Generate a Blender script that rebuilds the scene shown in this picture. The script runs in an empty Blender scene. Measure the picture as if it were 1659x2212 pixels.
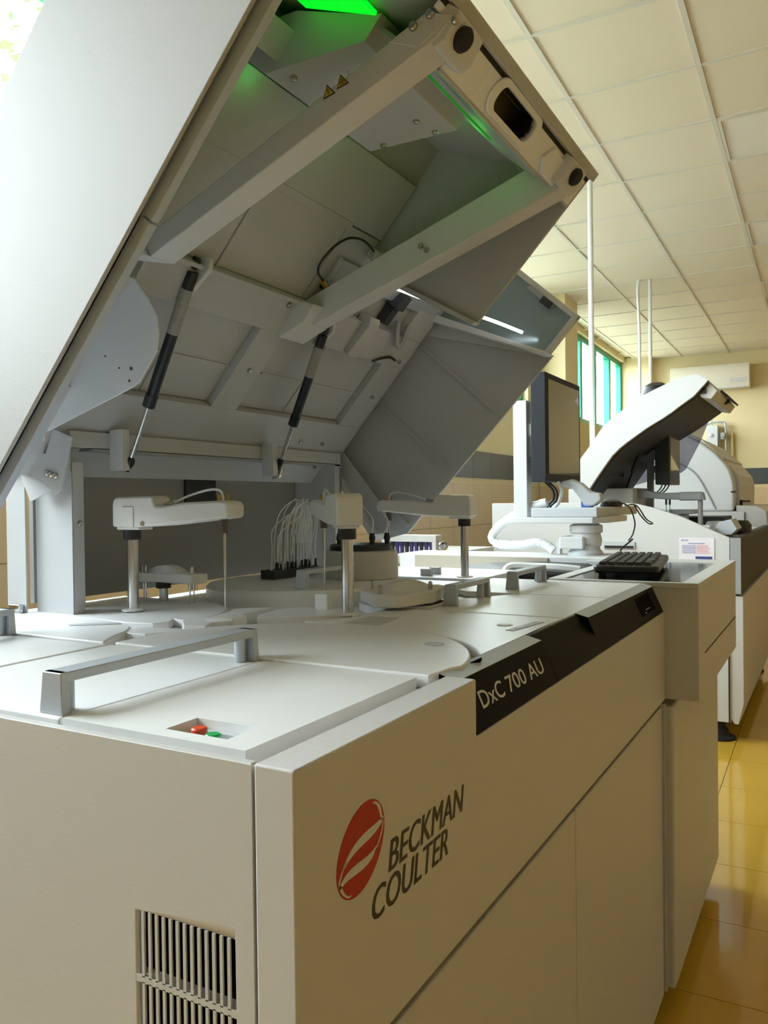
import bpy, bmesh, math, random
from mathutils import Vector, Matrix, Euler
random.seed(3)
scene = bpy.context.scene
COL = scene.collection
PI = math.pi
# ---------------------------------------------------------------- camera
F_PX, W_PX = 1740.45, 1659.0
cam_d = bpy.data.cameras.new('camera')
cam_d.sensor_fit = 'HORIZONTAL'
cam_d.sensor_width = 36.0
cam_d.lens = F_PX / W_PX * 36.0
cam_d.clip_start = 0.02
cam = bpy.data.objects.new('camera', cam_d)
COL.objects.link(cam)
def cam_rows(y, p, r):
    Rz = Matrix(((math.cos(y), -math.sin(y), 0), (math.sin(y), math.cos(y), 0), (0, 0, 1)))
    B = Matrix(((1, 0, 0), (0, 0, -1), (0, 1, 0)))
    Rx = Matrix(((1, 0, 0), (0, math.cos(p), -math.sin(p)), (0, math.sin(p), math.cos(p))))
    Rr = Matrix(((math.cos(r), -math.sin(r), 0), (math.sin(r), math.cos(r), 0), (0, 0, 1)))
    return Rr @ Rx @ B @ Rz
_m = cam_rows(-0.511722, 0.0121156, -0.0122182)
_rot = Matrix((_m[0], -_m[1], -_m[2])).transposed()
cam.matrix_world = Matrix.Translation((0, 0, 1.2)) @ _rot.to_4x4()
scene.camera = cam
# ---------------------------------------------------------------- view, world, daylight
scene.view_settings.view_transform = 'Standard'
scene.view_settings.look = 'None'
scene.view_settings.gamma = 1.0
scene.view_settings.use_curve_mapping = False
scene.view_settings.exposure = 0.0
world = bpy.data.worlds.new('overcast_sky')
scene.world = world
world.use_nodes = True
_bg = world.node_tree.nodes['Background']
_bg.inputs[0].default_value = (0.86, 0.94, 1.0, 1)
_bg.inputs[1].default_value = 22.5
ROOM_YAW = 0.01586
RM = Matrix.Rotation(ROOM_YAW, 4, 'Z')
FLOOR = -0.04
CEIL = 3.167
def portal(name, loc, rot, sx, sy):
    d = bpy.data.lights.new(name, 'AREA')
    d.shape = 'RECTANGLE'
    d.size, d.size_y = sx, sy
    d.cycles.is_portal = True
    o = bpy.data.objects.new(name, d)
    COL.objects.link(o)
    o.matrix_world = RM @ Matrix.Translation(loc) @ Euler(rot).to_matrix().to_4x4()
# daylight enters through the high windows of the left wall and one behind the camera
W1 = (-1.0, 1.45)      # near window strip (room y)
WL = (1.7, 4.2)       # strip with a higher sill
WM = (4.5, 7.3)       # middle window strip
W2 = (8.35, 11.62)    # far window strip
WZ = (2.10, 3.12)
WZN = (1.50, 3.12)     # the nearest window reaches lower
WZL = (1.62, 3.12)
portal('portal_near', (-2.5, sum(W1)/2, sum(WZN)/2), (0, -PI/2, 0), WZN[1]-WZN[0], W1[1]-W1[0])
portal('portal_second', (-2.5, sum(WL)/2, sum(WZL)/2), (0, -PI/2, 0), WZL[1]-WZL[0], WL[1]-WL[0])
portal('portal_middle', (-2.5, sum(WM)/2, sum(WZ)/2), (0, -PI/2, 0), WZ[1]-WZ[0], WM[1]-WM[0])
portal('portal_far', (-2.5, sum(W2)/2, sum(WZ)/2), (0, -PI/2, 0), WZ[1]-WZ[0], W2[1]-W2[0])
BW = (-2.0, 2.4, 0.95, 2.7)   # window in the wall behind the camera


# ---------------------------------------------------------------- materials
MATS = {}
def mat(name, col, rough=0.5, metal=0.0, bump=0.0, bscale=300, spec=0.5, coat=0.0, emit=None, estr=0, var=0.0, vscale=4.0):
    m = bpy.data.materials.new(name)
    m.use_nodes = True
    nt = m.node_tree
    b = nt.nodes['Principled BSDF']
    b.inputs['Base Color'].default_value = (*col, 1)
    b.inputs['Roughness'].default_value = rough
    b.inputs['Metallic'].default_value = metal
    b.inputs['Specular IOR Level'].default_value = spec
    b.inputs['Coat Weight'].default_value = coat
    if emit:
        b.inputs['Emission Color'].default_value = (*emit, 1)
        b.inputs['Emission Strength'].default_value = estr
    tc = nt.nodes.new('ShaderNodeTexCoord')
    if var:
        n = nt.nodes.new('ShaderNodeTexNoise'); n.inputs['Scale'].default_value = vscale
        n.inputs['Detail'].default_value = 4
        nt.links.new(tc.outputs['Object'], n.inputs['Vector'])
        mx = nt.nodes.new('ShaderNodeMix'); mx.data_type = 'RGBA'
        mx.inputs[6].default_value = (*[c*(1-var) for c in col], 1)
        mx.inputs[7].default_value = (*[min(1, c*(1+var)) for c in col], 1)
        nt.links.new(n.outputs['Fac'], mx.inputs[0])
        nt.links.new(mx.outputs[2], b.inputs['Base Color'])
    if bump:
        n2 = nt.nodes.new('ShaderNodeTexNoise'); n2.inputs['Scale'].default_value = bscale
        n2.inputs['Detail'].default_value = 2
        nt.links.new(tc.outputs['Object'], n2.inputs['Vector'])
        bp = nt.nodes.new('ShaderNodeBump'); bp.inputs['Strength'].default_value = bump
        bp.inputs['Distance'].default_value = 0.001
        nt.links.new(n2.outputs['Fac'], bp.inputs['Height'])
        nt.links.new(bp.outputs[0], b.inputs['Normal'])
    MATS[name] = m
    return m
WHITE = mat('enamel_white', (0.64, 0.645, 0.65), 0.42, bump=0.15, bscale=500)
PANEL = mat('panel_cream', (0.60, 0.585, 0.575), 0.45, bump=0.2, bscale=600)
COVER = mat('cover_plastic', (0.86, 0.865, 0.875), 0.34, bump=0.15, bscale=700)
HOODIN = mat('hood_inner', (0.50, 0.51, 0.52), 0.5, bump=0.12, bscale=500)
HOODOUT = mat('hood_outer', (0.43, 0.43, 0.43), 0.5, bump=0.15, bscale=400)
ARMM = mat('arm_plastic', (0.78, 0.76, 0.72), 0.4, bump=0.1, bscale=500)
GREYP = mat('grey_plastic', (0.36, 0.37, 0.38), 0.45)
LGREY = mat('light_grey_plastic', (0.54, 0.565, 0.60), 0.45)
SILVER = mat('satin_aluminium', (0.50, 0.54, 0.59), 0.45, 0.45, bump=0.05, bscale=900)
STEEL = mat('steel', (0.55, 0.56, 0.57), 0.18, 1.0)
SCREWM = mat('screw_steel', (0.45, 0.44, 0.42), 0.25, 1.0)
BLACK = mat('black_plastic', (0.012, 0.012, 0.014), 0.4)
RUBBER = mat('rubber', (0.012, 0.012, 0.014), 0.75)
GLOSSB = mat('gloss_black', (0.005, 0.005, 0.006), 0.22, spec=0.35)
FASC = mat('fascia_black', (0.004, 0.004, 0.005), 0.45, spec=0.06)
GLOSSK = mat('switch_black', (0.002, 0.002, 0.002), 0.6, spec=0.02)
GLASST = mat('worktop_glass', (0.004, 0.004, 0.005), 0.08, spec=0.5)
PLATEW = mat('flange_white', (0.84, 0.86, 0.90), 0.45, bump=0.1)
LINER = mat('liner_grey', (0.44, 0.51, 0.64), 0.4)
NAVY = mat('strut_black', (0.010, 0.014, 0.022), 0.35)
DARK = mat('dark_cavity', (0.02, 0.02, 0.02), 0.8)
SLOTD = mat('slot_dark', (0.008, 0.007, 0.010), 0.8, var=0.5, vscale=40)
DGREY = mat('dark_grey', (0.055, 0.058, 0.064), 0.6, spec=0.25)
RED = mat('logo_red', (0.42, 0.012, 0.010), 0.45)
INK = mat('ink_dark', (0.035, 0.034, 0.03), 0.5)
LETW = mat('letter_white', (0.62, 0.62, 0.60), 0.5)
YEL = mat('warning_yellow', (0.62, 0.40, 0.03), 0.5)
PAPER = mat('paper', (0.80, 0.76, 0.84), 0.6)
PAPERBLUE = mat('paper_blue', (0.05, 0.06, 0.24), 0.5)
INKV = mat('ink_violet', (0.34, 0.32, 0.52), 0.6)
INKR = mat('ink_red', (0.75, 0.36, 0.38), 0.6)
LABELM = mat('strut_label', (0.34, 0.335, 0.33), 0.5, var=0.35, vscale=160)
TRANSP = mat('clear_tube', (0.86, 0.88, 0.90), 0.2)
GREENLED = mat('green_led', (0.0, 0.3, 0.02), 0.5, emit=(0.0, 1.0, 0.02), estr=0.9)
WHITELED = mat('white_led', (0.9, 0.9, 0.9), 0.5, emit=(0.93, 1.0, 1.0), estr=4.0)
REDB = mat('red_switch', (0.75, 0.07, 0.02), 0.4)
GREENB = mat('green_switch', (0.02, 0.42, 0.12), 0.3)
BRASS = mat('brass', (0.52, 0.33, 0.05), 0.35, 0.6)
SCREEN = mat('monitor_screen', (0.05, 0.048, 0.045), 0.12, spec=0.8, coat=1.0)
BEZEL = mat('monitor_bezel', (0.022, 0.025, 0.030), 0.55, spec=0.2)
BLUEP = mat('blue_plastic', (0.06, 0.16, 0.6), 0.4)
PURPLE = mat('purple_cap', (0.07, 0.05, 0.20), 0.45)
WALLP = mat('wall_paint', (0.74, 0.62, 0.36), 0.75, bump=0.1, bscale=150)
TILEB = mat('wall_tile_beige', (0.66, 0.50, 0.30), 0.28, var=0.10, vscale=9)
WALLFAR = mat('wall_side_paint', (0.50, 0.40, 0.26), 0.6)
TILED = mat('wall_tile_dark', (0.075, 0.082, 0.085), 0.3, var=0.08, vscale=9)
GROUT = mat('grout', (0.50, 0.42, 0.30), 0.8)
FTILE = mat('floor_tile_yellow', (0.70, 0.43, 0.055), 0.10, var=0.10, vscale=5, coat=0.3)
FGROUT = mat('floor_grout', (0.30, 0.19, 0.06), 0.6)
CEILM = mat('ceiling_tile', (0.80, 0.72, 0.57), 0.85, bump=0.25, bscale=250)
TBAR = mat('ceiling_bar', (0.70, 0.66, 0.57), 0.5)
DIFF = mat('light_diffuser', (0.86, 0.82, 0.74), 0.4)
GREENF = mat('window_frame_green', (0.0, 0.26, 0.15), 0.35)
PIPE = mat('white_conduit', (0.78, 0.77, 0.74), 0.45)
ACW = mat('aircon_white', (0.76, 0.70, 0.58), 0.5)
BARK = mat('bark', (0.10, 0.08, 0.06), 0.9)
LEAF = mat('leaf', (0.10, 0.20, 0.06), 0.6)
HOSE = mat('spiral_wrap', (0.80, 0.83, 0.86), 0.35)
BLUEG = mat('tinted_window', (0.36, 0.46, 0.49), 0.16, metal=0.35)
GROUND = mat('outside_ground', (0.25, 0.25, 0.22), 0.9)

def glass_mat(name, tint, gl=0.08, rough=0.02):
    m = bpy.data.materials.new(name); m.use_nodes = True
    nt = m.node_tree; nt.nodes.clear()
    out = nt.nodes.new('ShaderNodeOutputMaterial')
    t = nt.nodes.new('ShaderNodeBsdfTransparent'); t.inputs[0].default_value = (*tint, 1)
    g = nt.nodes.new('ShaderNodeBsdfGlossy'); g.inputs[1].default_value = rough
    mx = nt.nodes.new('ShaderNodeMixShader'); mx.inputs[0].default_value = gl
    nt.links.new(t.outputs[0], mx.inputs[1]); nt.links.new(g.outputs[0], mx.inputs[2])
    nt.links.new(mx.outputs[0], out.inputs[0])
    return m
GLASS = glass_mat('window_glass', (0.96, 0.98, 0.97), 0.05)
SMOKE = glass_mat('smoked_acrylic', (0.55, 0.54, 0.58), 0.08, 0.05)
CLEARP = glass_mat('clear_acrylic', (0.80, 0.78, 0.72), 0.12, 0.05)

# ---------------------------------------------------------------- mesh helpers
class MB:
    def __init__(s): s.v = []; s.f = []
    def add(s, vs, fs):
        n = len(s.v); s.v += [tuple(v) for v in vs]; s.f += [tuple(i+n for i in f) for f in fs]; return s
    def box(s, x0, x1, y0, y1, z0, z1):
        vs = [(x, y, z) for x in (x0, x1) for y in (y0, y1) for z in (z0, z1)]
        return s.add(vs, [(0,1,3,2),(4,6,7,5),(0,4,5,1),(2,3,7,6),(0,2,6,4),(1,5,7,3)])
    def prism(s, poly, ax, a0, a1):
        n = len(poly)
        def mk(p, a):
            return (a, p[0], p[1]) if ax == 'x' else (p[0], a, p[1]) if ax == 'y' else (p[0], p[1], a)
        vs = [mk(p, a0) for p in poly] + [mk(p, a1) for p in poly]
        fs = [tuple(range(n))[::-1], tuple(range(n, 2*n))] + [(i, (i+1) % n, n+(i+1) % n, n+i) for i in range(n)]
        return s.add(vs, fs)
    def strip(s, outer, inner, ax, a0, a1):
        """solid between two polylines of equal length (a bent plate), extruded"""
        n = len(outer)
        for i in range(n-1):
            s.prism([outer[i], outer[i+1], inner[i+1], inner[i]], ax, a0, a1)
        return s
    def ring(s, outer, inner, ax, a0, a1):
        """closed frame between two closed loops of equal length"""
        n = len(outer)
        def mk(p, a):
            return (a, p[0], p[1]) if ax == 'x' else (p[0], a, p[1]) if ax == 'y' else (p[0], p[1], a)
        vs = [mk(p, a0) for p in outer]+[mk(p, a0) for p in inner]+[mk(p, a1) for p in outer]+[mk(p, a1) for p in inner]
        fs = []
        for i in range(n):
            j = (i+1) % n
            fs += [(i, j, n+j, n+i), (2*n+i, 3*n+i, 3*n+j, 2*n+j), (i, 2*n+i, 2*n+j, j), (n+i, n+j, 3*n+j, 3*n+i)]
        return s.add(vs, fs)
    def cyl(s, p0, p1, r0, r1=None, n=16):
        r1 = r0 if r1 is None else r1
        p0, p1 = Vector(p0), Vector(p1)
        d = (p1-p0).normalized()
        u = d.orthogonal().normalized(); w = d.cross(u)
        vs = []
        for p, r in ((p0, r0), (p1, r1)):
            for i in range(n):
                a = 2*PI*i/n
                vs.append(p + (u*math.cos(a)+w*math.sin(a))*r)
        fs = [tuple(range(n))[::-1], tuple(range(n, 2*n))] + [(i, (i+1) % n, n+(i+1) % n, n+i) for i in range(n)]
        return s.add(vs, fs)
    def lathe(s, base, prof, n=24, axis=(0, 0, 1)):
        d = Vector(axis).normalized(); u = d.orthogonal().normalized(); w = d.cross(u); base = Vector(base)
        vs = []; m = len(prof)
        for r, h in prof:
            for i in range(n):
                a = 2*PI*i/n
                vs.append(base + d*h + (u*math.cos(a)+w*math.sin(a))*r)
        fs = []
        for k in range(m-1):
            for i in range(n):
                j = (i+1) % n
                fs.append((k*n+i, k*n+j, (k+1)*n+j, (k+1)*n+i))
        fs += [tuple(range(n))[::-1], tuple(range((m-1)*n, m*n))]
        return s.add(vs, fs)
    def tube(s, pts, r, n=8, sub=5):
        P = [Vector(p) for p in pts]
        Q = []
        for i in range(len(P)-1):
            p0 = P[i-1] if i else P[0]*2-P[1]; p1, p2 = P[i], P[i+1]
            p3 = P[i+2] if i+2 < len(P) else P[-1]*2-P[-2]
            for k in range(sub):
                t = k/sub
                Q.append(0.5*((2*p1)+(p2-p0)*t+(2*p0-5*p1+4*p2-p3)*t*t+(3*p1-p0-3*p2+p3)*t**3))
        Q.append(P[-1])
        rr = r if callable(r) else (lambda t: r)
        u = (Q[1]-Q[0]).orthogonal().normalized()
        vs = []
        for i, q in enumerate(Q):
            d = (Q[min(i+1, len(Q)-1)]-Q[max(i-1, 0)]).normalized()
            u = (u-d*u.dot(d)).normalized(); w = d.cross(u)
            for k in range(n):
                a = 2*PI*k/n
                vs.append(q+(u*math.cos(a)+w*math.sin(a))*rr(i/(len(Q)-1)))
        m = len(Q); fs = [tuple(range(n))[::-1], tuple(range((m-1)*n, m*n))]
        for i in range(m-1):
            for k in range(n):
                j = (k+1) % n
                fs.append((i*n+k, i*n+j, (i+1)*n+j, (i+1)*n+k))
        return s.add(vs, fs)
    def xform(s, M):
        s.v = [tuple(M @ Vector(v)) for v in s.v]; return s

ORIG = {}      # world origin of an unrotated object (or None when children are given in its local frame)
def build(mb, name, m, parent=None, bevel=0.0, seg=2, smooth=38, local=False, origin=None, kind=None):
    me = bpy.data.meshes.new(name)
    vs = [Vector(v) for v in mb.v]
    if local:
        o0 = Vector((0, 0, 0))
    elif origin is not None:
        o0 = Vector(origin)
    else:
        lo = Vector([min(v[i] for v in vs) for i in range(3)]); hi = Vector([max(v[i] for v in vs) for i in range(3)])
        o0 = Vector(((lo.x+hi.x)/2, (lo.y+hi.y)/2, lo.z))
    me.from_pydata([v-o0 for v in vs], [], mb.f)
    bm = bmesh.new(); bm.from_mesh(me)
    bmesh.ops.recalc_face_normals(bm, faces=bm.faces)
    bm.to_mesh(me); bm.free()
    me.materials.append(m)
    for p in me.polygons: p.use_smooth = True
    me.set_sharp_from_angle(angle=math.radians(smooth))
    o = bpy.data.objects.new(name, me)
    COL.objects.link(o)
    if parent is not None:
        o.parent = parent
        po = ORIG.get(parent.name)
        o.location = o0 - po if (po is not None and not local) else o0
    else:
        o.location = o0
    ORIG[o.name] = o0 if not local else None
    if bevel:
        b = o.modifiers.new('bevel', 'BEVEL'); b.width = bevel; b.segments = seg
        b.limit_method = 'ANGLE'; b.angle_limit = math.radians(35)
        b.harden_normals = True
    if kind: o['kind'] = kind
    return o
def thing(name, label, cat, loc, group=None):
    o = bpy.data.objects.new(name, None); COL.objects.link(o)
    o.empty_display_size = 0.05
    o.location = loc; ORIG[o.name] = Vector(loc)
    return tag(o, label, cat, group)
def tag(o, label, cat, group=None):
    o['label'] = label; o['category'] = cat
    if group: o['group'] = group
    return o
def copy_tree(o, parent=None):
    c = o.copy(); COL.objects.link(c)
    c.parent = parent
    ORIG[c.name] = ORIG.get(o.name)
    for ch in list(o.children): copy_tree(ch, c)
    return c
def room(o):
    """turn a top-level setting object into the room's own axes"""
    o.matrix_world = RM @ Matrix.Translation(o.location)
    return o
def struct(mb, name, m, **k):
    o = build(mb, name, m, **k); o['kind'] = 'structure'
    ORIG[o.name] = Vector(o.location)
    return o
def circ(cx, cy, r, a0, a1, n):
    return [(cx+r*math.cos(math.radians(a0+(a1-a0)*i/n)), cy+r*math.sin(math.radians(a0+(a1-a0)*i/n))) for i in range(n+1)]
def text_mb(txt, size, shear=0.0, space=1.0, bold=0.0):
    c = bpy.data.curves.new('txt', 'FONT'); c.body = txt; c.size = size; c.shear = shear; c.space_character = space
    c.extrude = 0.00006; c.offset = bold; c.resolution_u = 3
    o = bpy.data.objects.new('txt', c); COL.objects.link(o)
    dg = bpy.context.evaluated_depsgraph_get()
    me = bpy.data.meshes.new_from_object(o.evaluated_get(dg))
    mb = MB(); mb.add([v.co.copy() for v in me.vertices], [tuple(p.vertices) for p in me.polygons])
    bpy.data.objects.remove(o); bpy.data.curves.remove(c); bpy.data.meshes.remove(me)
    return mb
def fit(mb, w, h):
    """scale flat lettering to width w and height h, its lower left at the origin"""
    x0 = min(v[0] for v in mb.v); x1 = max(v[0] for v in mb.v); y0 = min(v[1] for v in mb.v); y1 = max(v[1] for v in mb.v)
    mb.v = [((v[0]-x0)*w/(x1-x0), (v[1]-y0)*h/(y1-y0), v[2]) for v in mb.v]; return mb

# ================================================================ ROOM
RX0, RX1, RY0, RY1 = -2.4, 4.4, -3.5, 11.82
fl = struct(MB().box(RX0-0.2, RX1+0.2, RY0-0.2, RY1+0.2, FLOOR-0.15, FLOOR-0.003), 'floor', FGROUT)
tile0 = None
def add_pieces(parent, proto_mb, name, m, spots, bevel=0.0):
    proto = build(proto_mb, name, m, parent=parent, local=True, bevel=bevel)
    first = True
    for loc in spots:
        o = proto if first else proto.copy()
        if not first: COL.objects.link(o); o.parent = parent
        o.location = Vector(loc)-ORIG[parent.name]
        first = False
T = 0.4
add_pieces(fl, MB().box(0.0015, T-0.0015, 0.0015, T-0.0015, -0.008, 0.0), 'floor_tile', FTILE,
           [(-0.78+T*i, 1.725+T*j, FLOOR) for j in range(25) for i in range(5)])
rest = MB()
for i in range(-5, 14):
    for j in range(-14, 26):
        x, y = -0.78+T*i, 1.725+T*j
        if (0 <= i < 5 and 0 <= j < 25) or x+T < RX0 or x > RX1 or y+T < RY0 or y > RY1: continue
        rest.box(x+0.0015, x+T-0.0015, y+0.0015, y+T-0.0015, FLOOR-0.008, FLOOR)
o = build(rest, 'floor_tiling', FTILE, parent=fl); o['kind'] = 'stuff'
room(fl)
# ceiling: slab, tiles, bars, lamps
ce = struct(MB().box(RX0-0.2, RX1+0.2, RY0-0.2, RY1+0.2, CEIL+0.03, CEIL+0.2), 'ceiling', CEILM)
gx = [-1.0738+0.6*i-1.2 for i in range(12)]
gy = [3.9286+0.6*j-7.2 for j in range(27)]
lamps = {(k, l) for k in (3,) for l in (13, 16, 19, 22)}
add_pieces(ce, MB().box(0.004, 0.596, 0.004, 0.596, 0.004, 0.02), 'ceiling_tile', CEILM,
           [(x, y, CEIL) for i, x in enumerate(gx[:-1]) for j, y in enumerate(gy[:-1]) if (i, j) not in lamps])
add_pieces(ce, MB().box(-0.012, 0.012, RY0, RY1, -0.004, 0.006), 'grid_bar', TBAR, [(x, 0, CEIL) for x in gx if RX0 < x < RX1])
add_pieces(ce, MB().box(RX0, RX1, -0.012, 0.012, -0.003, 0.005), 'cross_bar', TBAR, [(0, y, CEIL) for y in gy if RY0 < y < RY1])
room(ce)
for n, (i, j) in enumerate(sorted(lamps)):
    x, y = gx[i], gy[j]
    t = thing('ceiling_light', ['', '', '', ''][n] or [
        'square ceiling light panel, the nearest one, at the right edge of the picture',
        'square ceiling light panel, second from the front, between plain tiles',
        'square ceiling light panel, third from the front, small and pale',
        'square ceiling light panel farthest away, near the end wall'][n], 'light', (x+0.3, y+0.3, CEIL))
    t['group'] = 'ceiling light panels in the tile grid'
    build(MB().ring([(x+0.014, y+0.014), (x+0.586, y+0.014), (x+0.586, y+0.586), (x+0.014, y+0.586)],
                    [(x+0.03, y+0.03), (x+0.57, y+0.03), (x+0.57, y+0.57), (x+0.03, y+0.57)], 'z', CEIL-0.006, CEIL+0.02), 'lamp_frame', TBAR, parent=t)
    build(MB().box(x+0.03, x+0.57, y+0.03, y+0.57, CEIL+0.004, CEIL+0.03), 'diffuser', DIFF, parent=t)
    room(t)
# left wall with two window strips
wl = MB()
X0, X1 = RX0-0.22, RX0
wl.box(X0, X1, RY0-0.2, RY1+0.2, FLOOR-0.1, WZN[0])
wl.box(X0, X1, RY0-0.2, RY1+0.2, WZ[1], CEIL+0.1)
for a, b in ((RY0-0.2, W1[0]), (W1[1], WL[0]), (WL[1], WM[0]), (WM[1], W2[0]), (W2[1], RY1+0.2)):
    wl.box(X0, X1, a, b, WZN[0], WZ[1])
wl.box(X0, X1, WL[0], WL[1], WZN[0], WZL[0]).box(X0, X1, WM[0], WM[1], WZN[0], WZ[0]).box(X0, X1, W2[0], W2[1], WZN[0], WZ[0])
wall_l = struct(wl, 'wall_left', WALLP)
TW, TH = 0.4, 0.33
spots = [(RX0, 1.50+TW*j, FLOOR+0.06+TH*k) for j in range(0, 16) for k in range(4)]
add_pieces(wall_l, MB().box(0.0, 0.008, 0.002, TW-0.002, 0.002, TH-0.002), 'wall_tile', TILEB, spots, bevel=0.0015)
add_pieces(wall_l, MB().box(0.0, 0.008, 0.002, TW-0.002, 0.002, 0.216), 'dark_tile', TILED, [(RX0, 1.50+TW*j, 1.381) for j in range(0, 16)], bevel=0.0015)
room(wall_l)
room(struct(MB().box(RX0, RX0+0.012, RY0, RY1, FLOOR, FLOOR+0.058), 'baseboard_left', TILED))
def window(n, y0, y1, muls, Z):
    f = MB()
    f.box(RX0-0.12, RX0-0.05, y0, y1, Z[0], Z[0]+0.06).box(RX0-0.12, RX0-0.05, y0, y1, Z[1]-0.06, Z[1])
    f.box(RX0-0.12, RX0-0.05, y0, y0+0.06, Z[0], Z[1]).box(RX0-0.12, RX0-0.05, y1-0.06, y1, Z[0], Z[1])
    w = struct(f, 'window_%d' % n, GREENF, bevel=0.004)
    for y in muls:
        build(MB().box(RX0-0.125, RX0-0.045, y-0.045, y+0.045, Z[0]+0.06, Z[1]-0.06), 'mullion', GREENF, parent=w, bevel=0.004)
    e = [y0]+list(muls)+[y1]
    for a, b in zip(e[:-1], e[1:]):
        build(MB().box(RX0-0.09, RX0-0.084, a+0.04, b-0.04, Z[0]+0.05, Z[1]-0.05), 'pane', GLASS, parent=w)
    room(w)
window(1, W1[0], W1[1], [-0.2, 0.6], WZN)
window(4, WL[0], WL[1], [2.5, 3.4], WZL)
window(3, WM[0], WM[1], [5.2, 5.9, 6.6], WZ)
window(2, W2[0], W2[1], [8.72, 9.42, 10.10, 10.88], WZ)
# pilaster on the left wall and in the far corner
pil = struct(MB().box(RX0, -2.125, 7.6, 8.05, FLOOR, CEIL+0.02), 'trim_1', WALLP, bevel=0.003)
for k in range(4):
    z = FLOOR+0.06+TH*k
    build(MB().box(RX0+0.01, -2.125+0.008, 7.592, 8.058, z+0.002, z+TH-0.002), 'wall_tile', TILEB, parent=pil, bevel=0.0015)
build(MB().box(RX0+0.01, -2.117, 7.592, 8.058, 1.383, 1.597), 'dark_tile', TILED, parent=pil, bevel=0.0015)
room(pil)
room(struct(MB().box(RX0, -2.06, 11.62, RY1, FLOOR, CEIL+0.02), 'trim_2', WALLP, bevel=0.003))
# far wall
wf = struct(MB().box(RX0-0.2, RX1+0.2, RY1, RY1+0.2, FLOOR-0.1, CEIL+0.1), 'wall_far', WALLP)
fx = [-2.0+TW*i-0.13 for i in range(13)]
add_pieces(wf, MB().box(0.002, TW-0.002, -0.008, 0.0, 0.002, TH-0.002), 'wall_tile', TILEB,
           [(x, RY1, FLOOR+0.06+TH*k) for x in fx for k in range(4)], bevel=0.0015)
add_pieces(wf, MB().box(0.002, TW-0.002, -0.008, 0.0, 0.002, 0.216), 'dark_tile', TILED, [(x, RY1, 1.381) for x in fx], bevel=0.0015)
room(wf)
# right wall and the wall behind the camera (out of frame)
room(struct(MB().box(RX1, RX1+0.2, RY0-0.2, RY1+0.2, FLOOR-0.1, CEIL+0.1), 'wall_right', WALLFAR))
wb = MB()
Y0, Y1 = RY0-0.2, RY0
wb.box(RX0-0.2, RX1+0.2, Y0, Y1, FLOOR-0.1, CEIL+0.1)


room(struct(wb, 'wall_back', WALLFAR))

# ================================================================ THE NEAR ANALYSER
AN = thing('clinical_analyzer', 'large white laboratory analyser with raised hood, red oval emblem and black fascia', 'analyzer', (-0.87, 1.23, FLOOR))
# ---- near side panel with ventilation slats
vx = (-0.5208, -0.4148); vrows = [(0.8005, 0.8555), (0.739, 0.7945), (0.6775, 0.733)]
Yp = 0.4895
sp = MB().ring([(-1.385, FLOOR+0.05), (-0.3955, FLOOR+0.05), (-0.3955, 0.9985), (-1.385, 0.9985)],
               [(vx[0], vrows[-1][0]), (vx[1], vrows[-1][0]), (vx[1], vrows[0][1]), (vx[0], vrows[0][1])], 'y', Yp, Yp+0.012)
side = build(sp, 'side_panel', PANEL, parent=AN, bevel=0.003, seg=3)
for k in (0, 1):
    build(MB().box(vx[0]-0.002, vx[1]+0.002, Yp, Yp+0.012, vrows[k+1][1], vrows[k][0]), 'vent_bar', PANEL, parent=side)
nsl = 14; pitch = (vx[1]-vx[0]+0.0034)/nsl
for z0, z1 in vrows:
    for i in range(nsl-1):
        x = vx[0]+(i+1)*pitch-0.0031
        build(MB().box(x, x+0.0030, Yp, Yp+0.0018, z0-0.001, z1+0.001), 'slat', PANEL, parent=side)
build(MB().box(vx[0]-0.01, vx[1]+0.01, Yp+0.0125, Yp+0.0165, vrows[-1][0]-0.01, vrows[0][1]+0.01), 'filter_mesh', SLOTD, parent=side)
# ---- front (aisle side) panels
fp = MB().prism([(0.4885, 0.727), (1.974, 0.727), (1.974, 0.9352), (0.838, 0.9352), (0.838, 1.0), (0.4885, 1.0)], 'x', -0.3925, -0.354)
build(fp, 'front_panel', PANEL, parent=AN, bevel=0.0025)
build(MB().box(-0.3925, -0.372, 0.4905, 1.972, 0.70, 0.7275), 'panel_gap', DARK, parent=AN)
build(MB().box(-0.3925, -0.362, 0.4905, 1.2505, 0.022, 0.7095), 'lower_door', PANEL, parent=AN, bevel=0.003)
build(MB().box(-0.3925, -0.362, 1.2535, 1.974, 0.022, 0.7095), 'lower_door', PANEL, parent=AN, bevel=0.003)
build(MB().box(-1.38, -0.395, 0.502, 1.974, 0.03, 0.975), 'cabinet_core', DARK, parent=AN)
for x in (-1.25, -0.5):
    for y in (0.62, 1.85):
        build(MB().cyl((x, y, FLOOR), (x, y, 0.035), 0.028), 'levelling_foot', RUBBER, parent=AN)
# ---- black fascia
fa = [(-0.3535, 0.9365), (-0.379, 0.9945), (-0.402, 1.0006), (-0.402, 0.9365)]
fb = [(-0.3535, 0.9365), (-0.3655, 0.9640), (-0.3790, 0.9755), (-0.398, 0.9990), (-0.402, 0.9995), (-0.402, 0.9365)]
fascia = build(MB().prism(fa, 'y', 0.840, 1.140).prism(fb, 'y', 1.140, 1.395).prism(fa, 'y', 1.395, 1.956), 'fascia', FASC, parent=AN, bevel=0.0008)
for a_, b_ in ((0.841, 1.139), (1.396, 1.955)):
    build(MB().prism([(-0.3778, 0.9950), (-0.4020, 1.0013), (-0.4020, 1.0005), (-0.3785, 0.9940)], 'y', a_, b_), 'fascia_sheen', SILVER, parent=fascia)  # silver strip paints the sky reflection on the glossy black bevel
FB, FU, FN = Vector((-0.3535, 0, 0.9365)), Vector((-0.0255, 0, 0.058)).normalized(), Vector((0.058, 0, 0.0255)).normalized()
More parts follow.
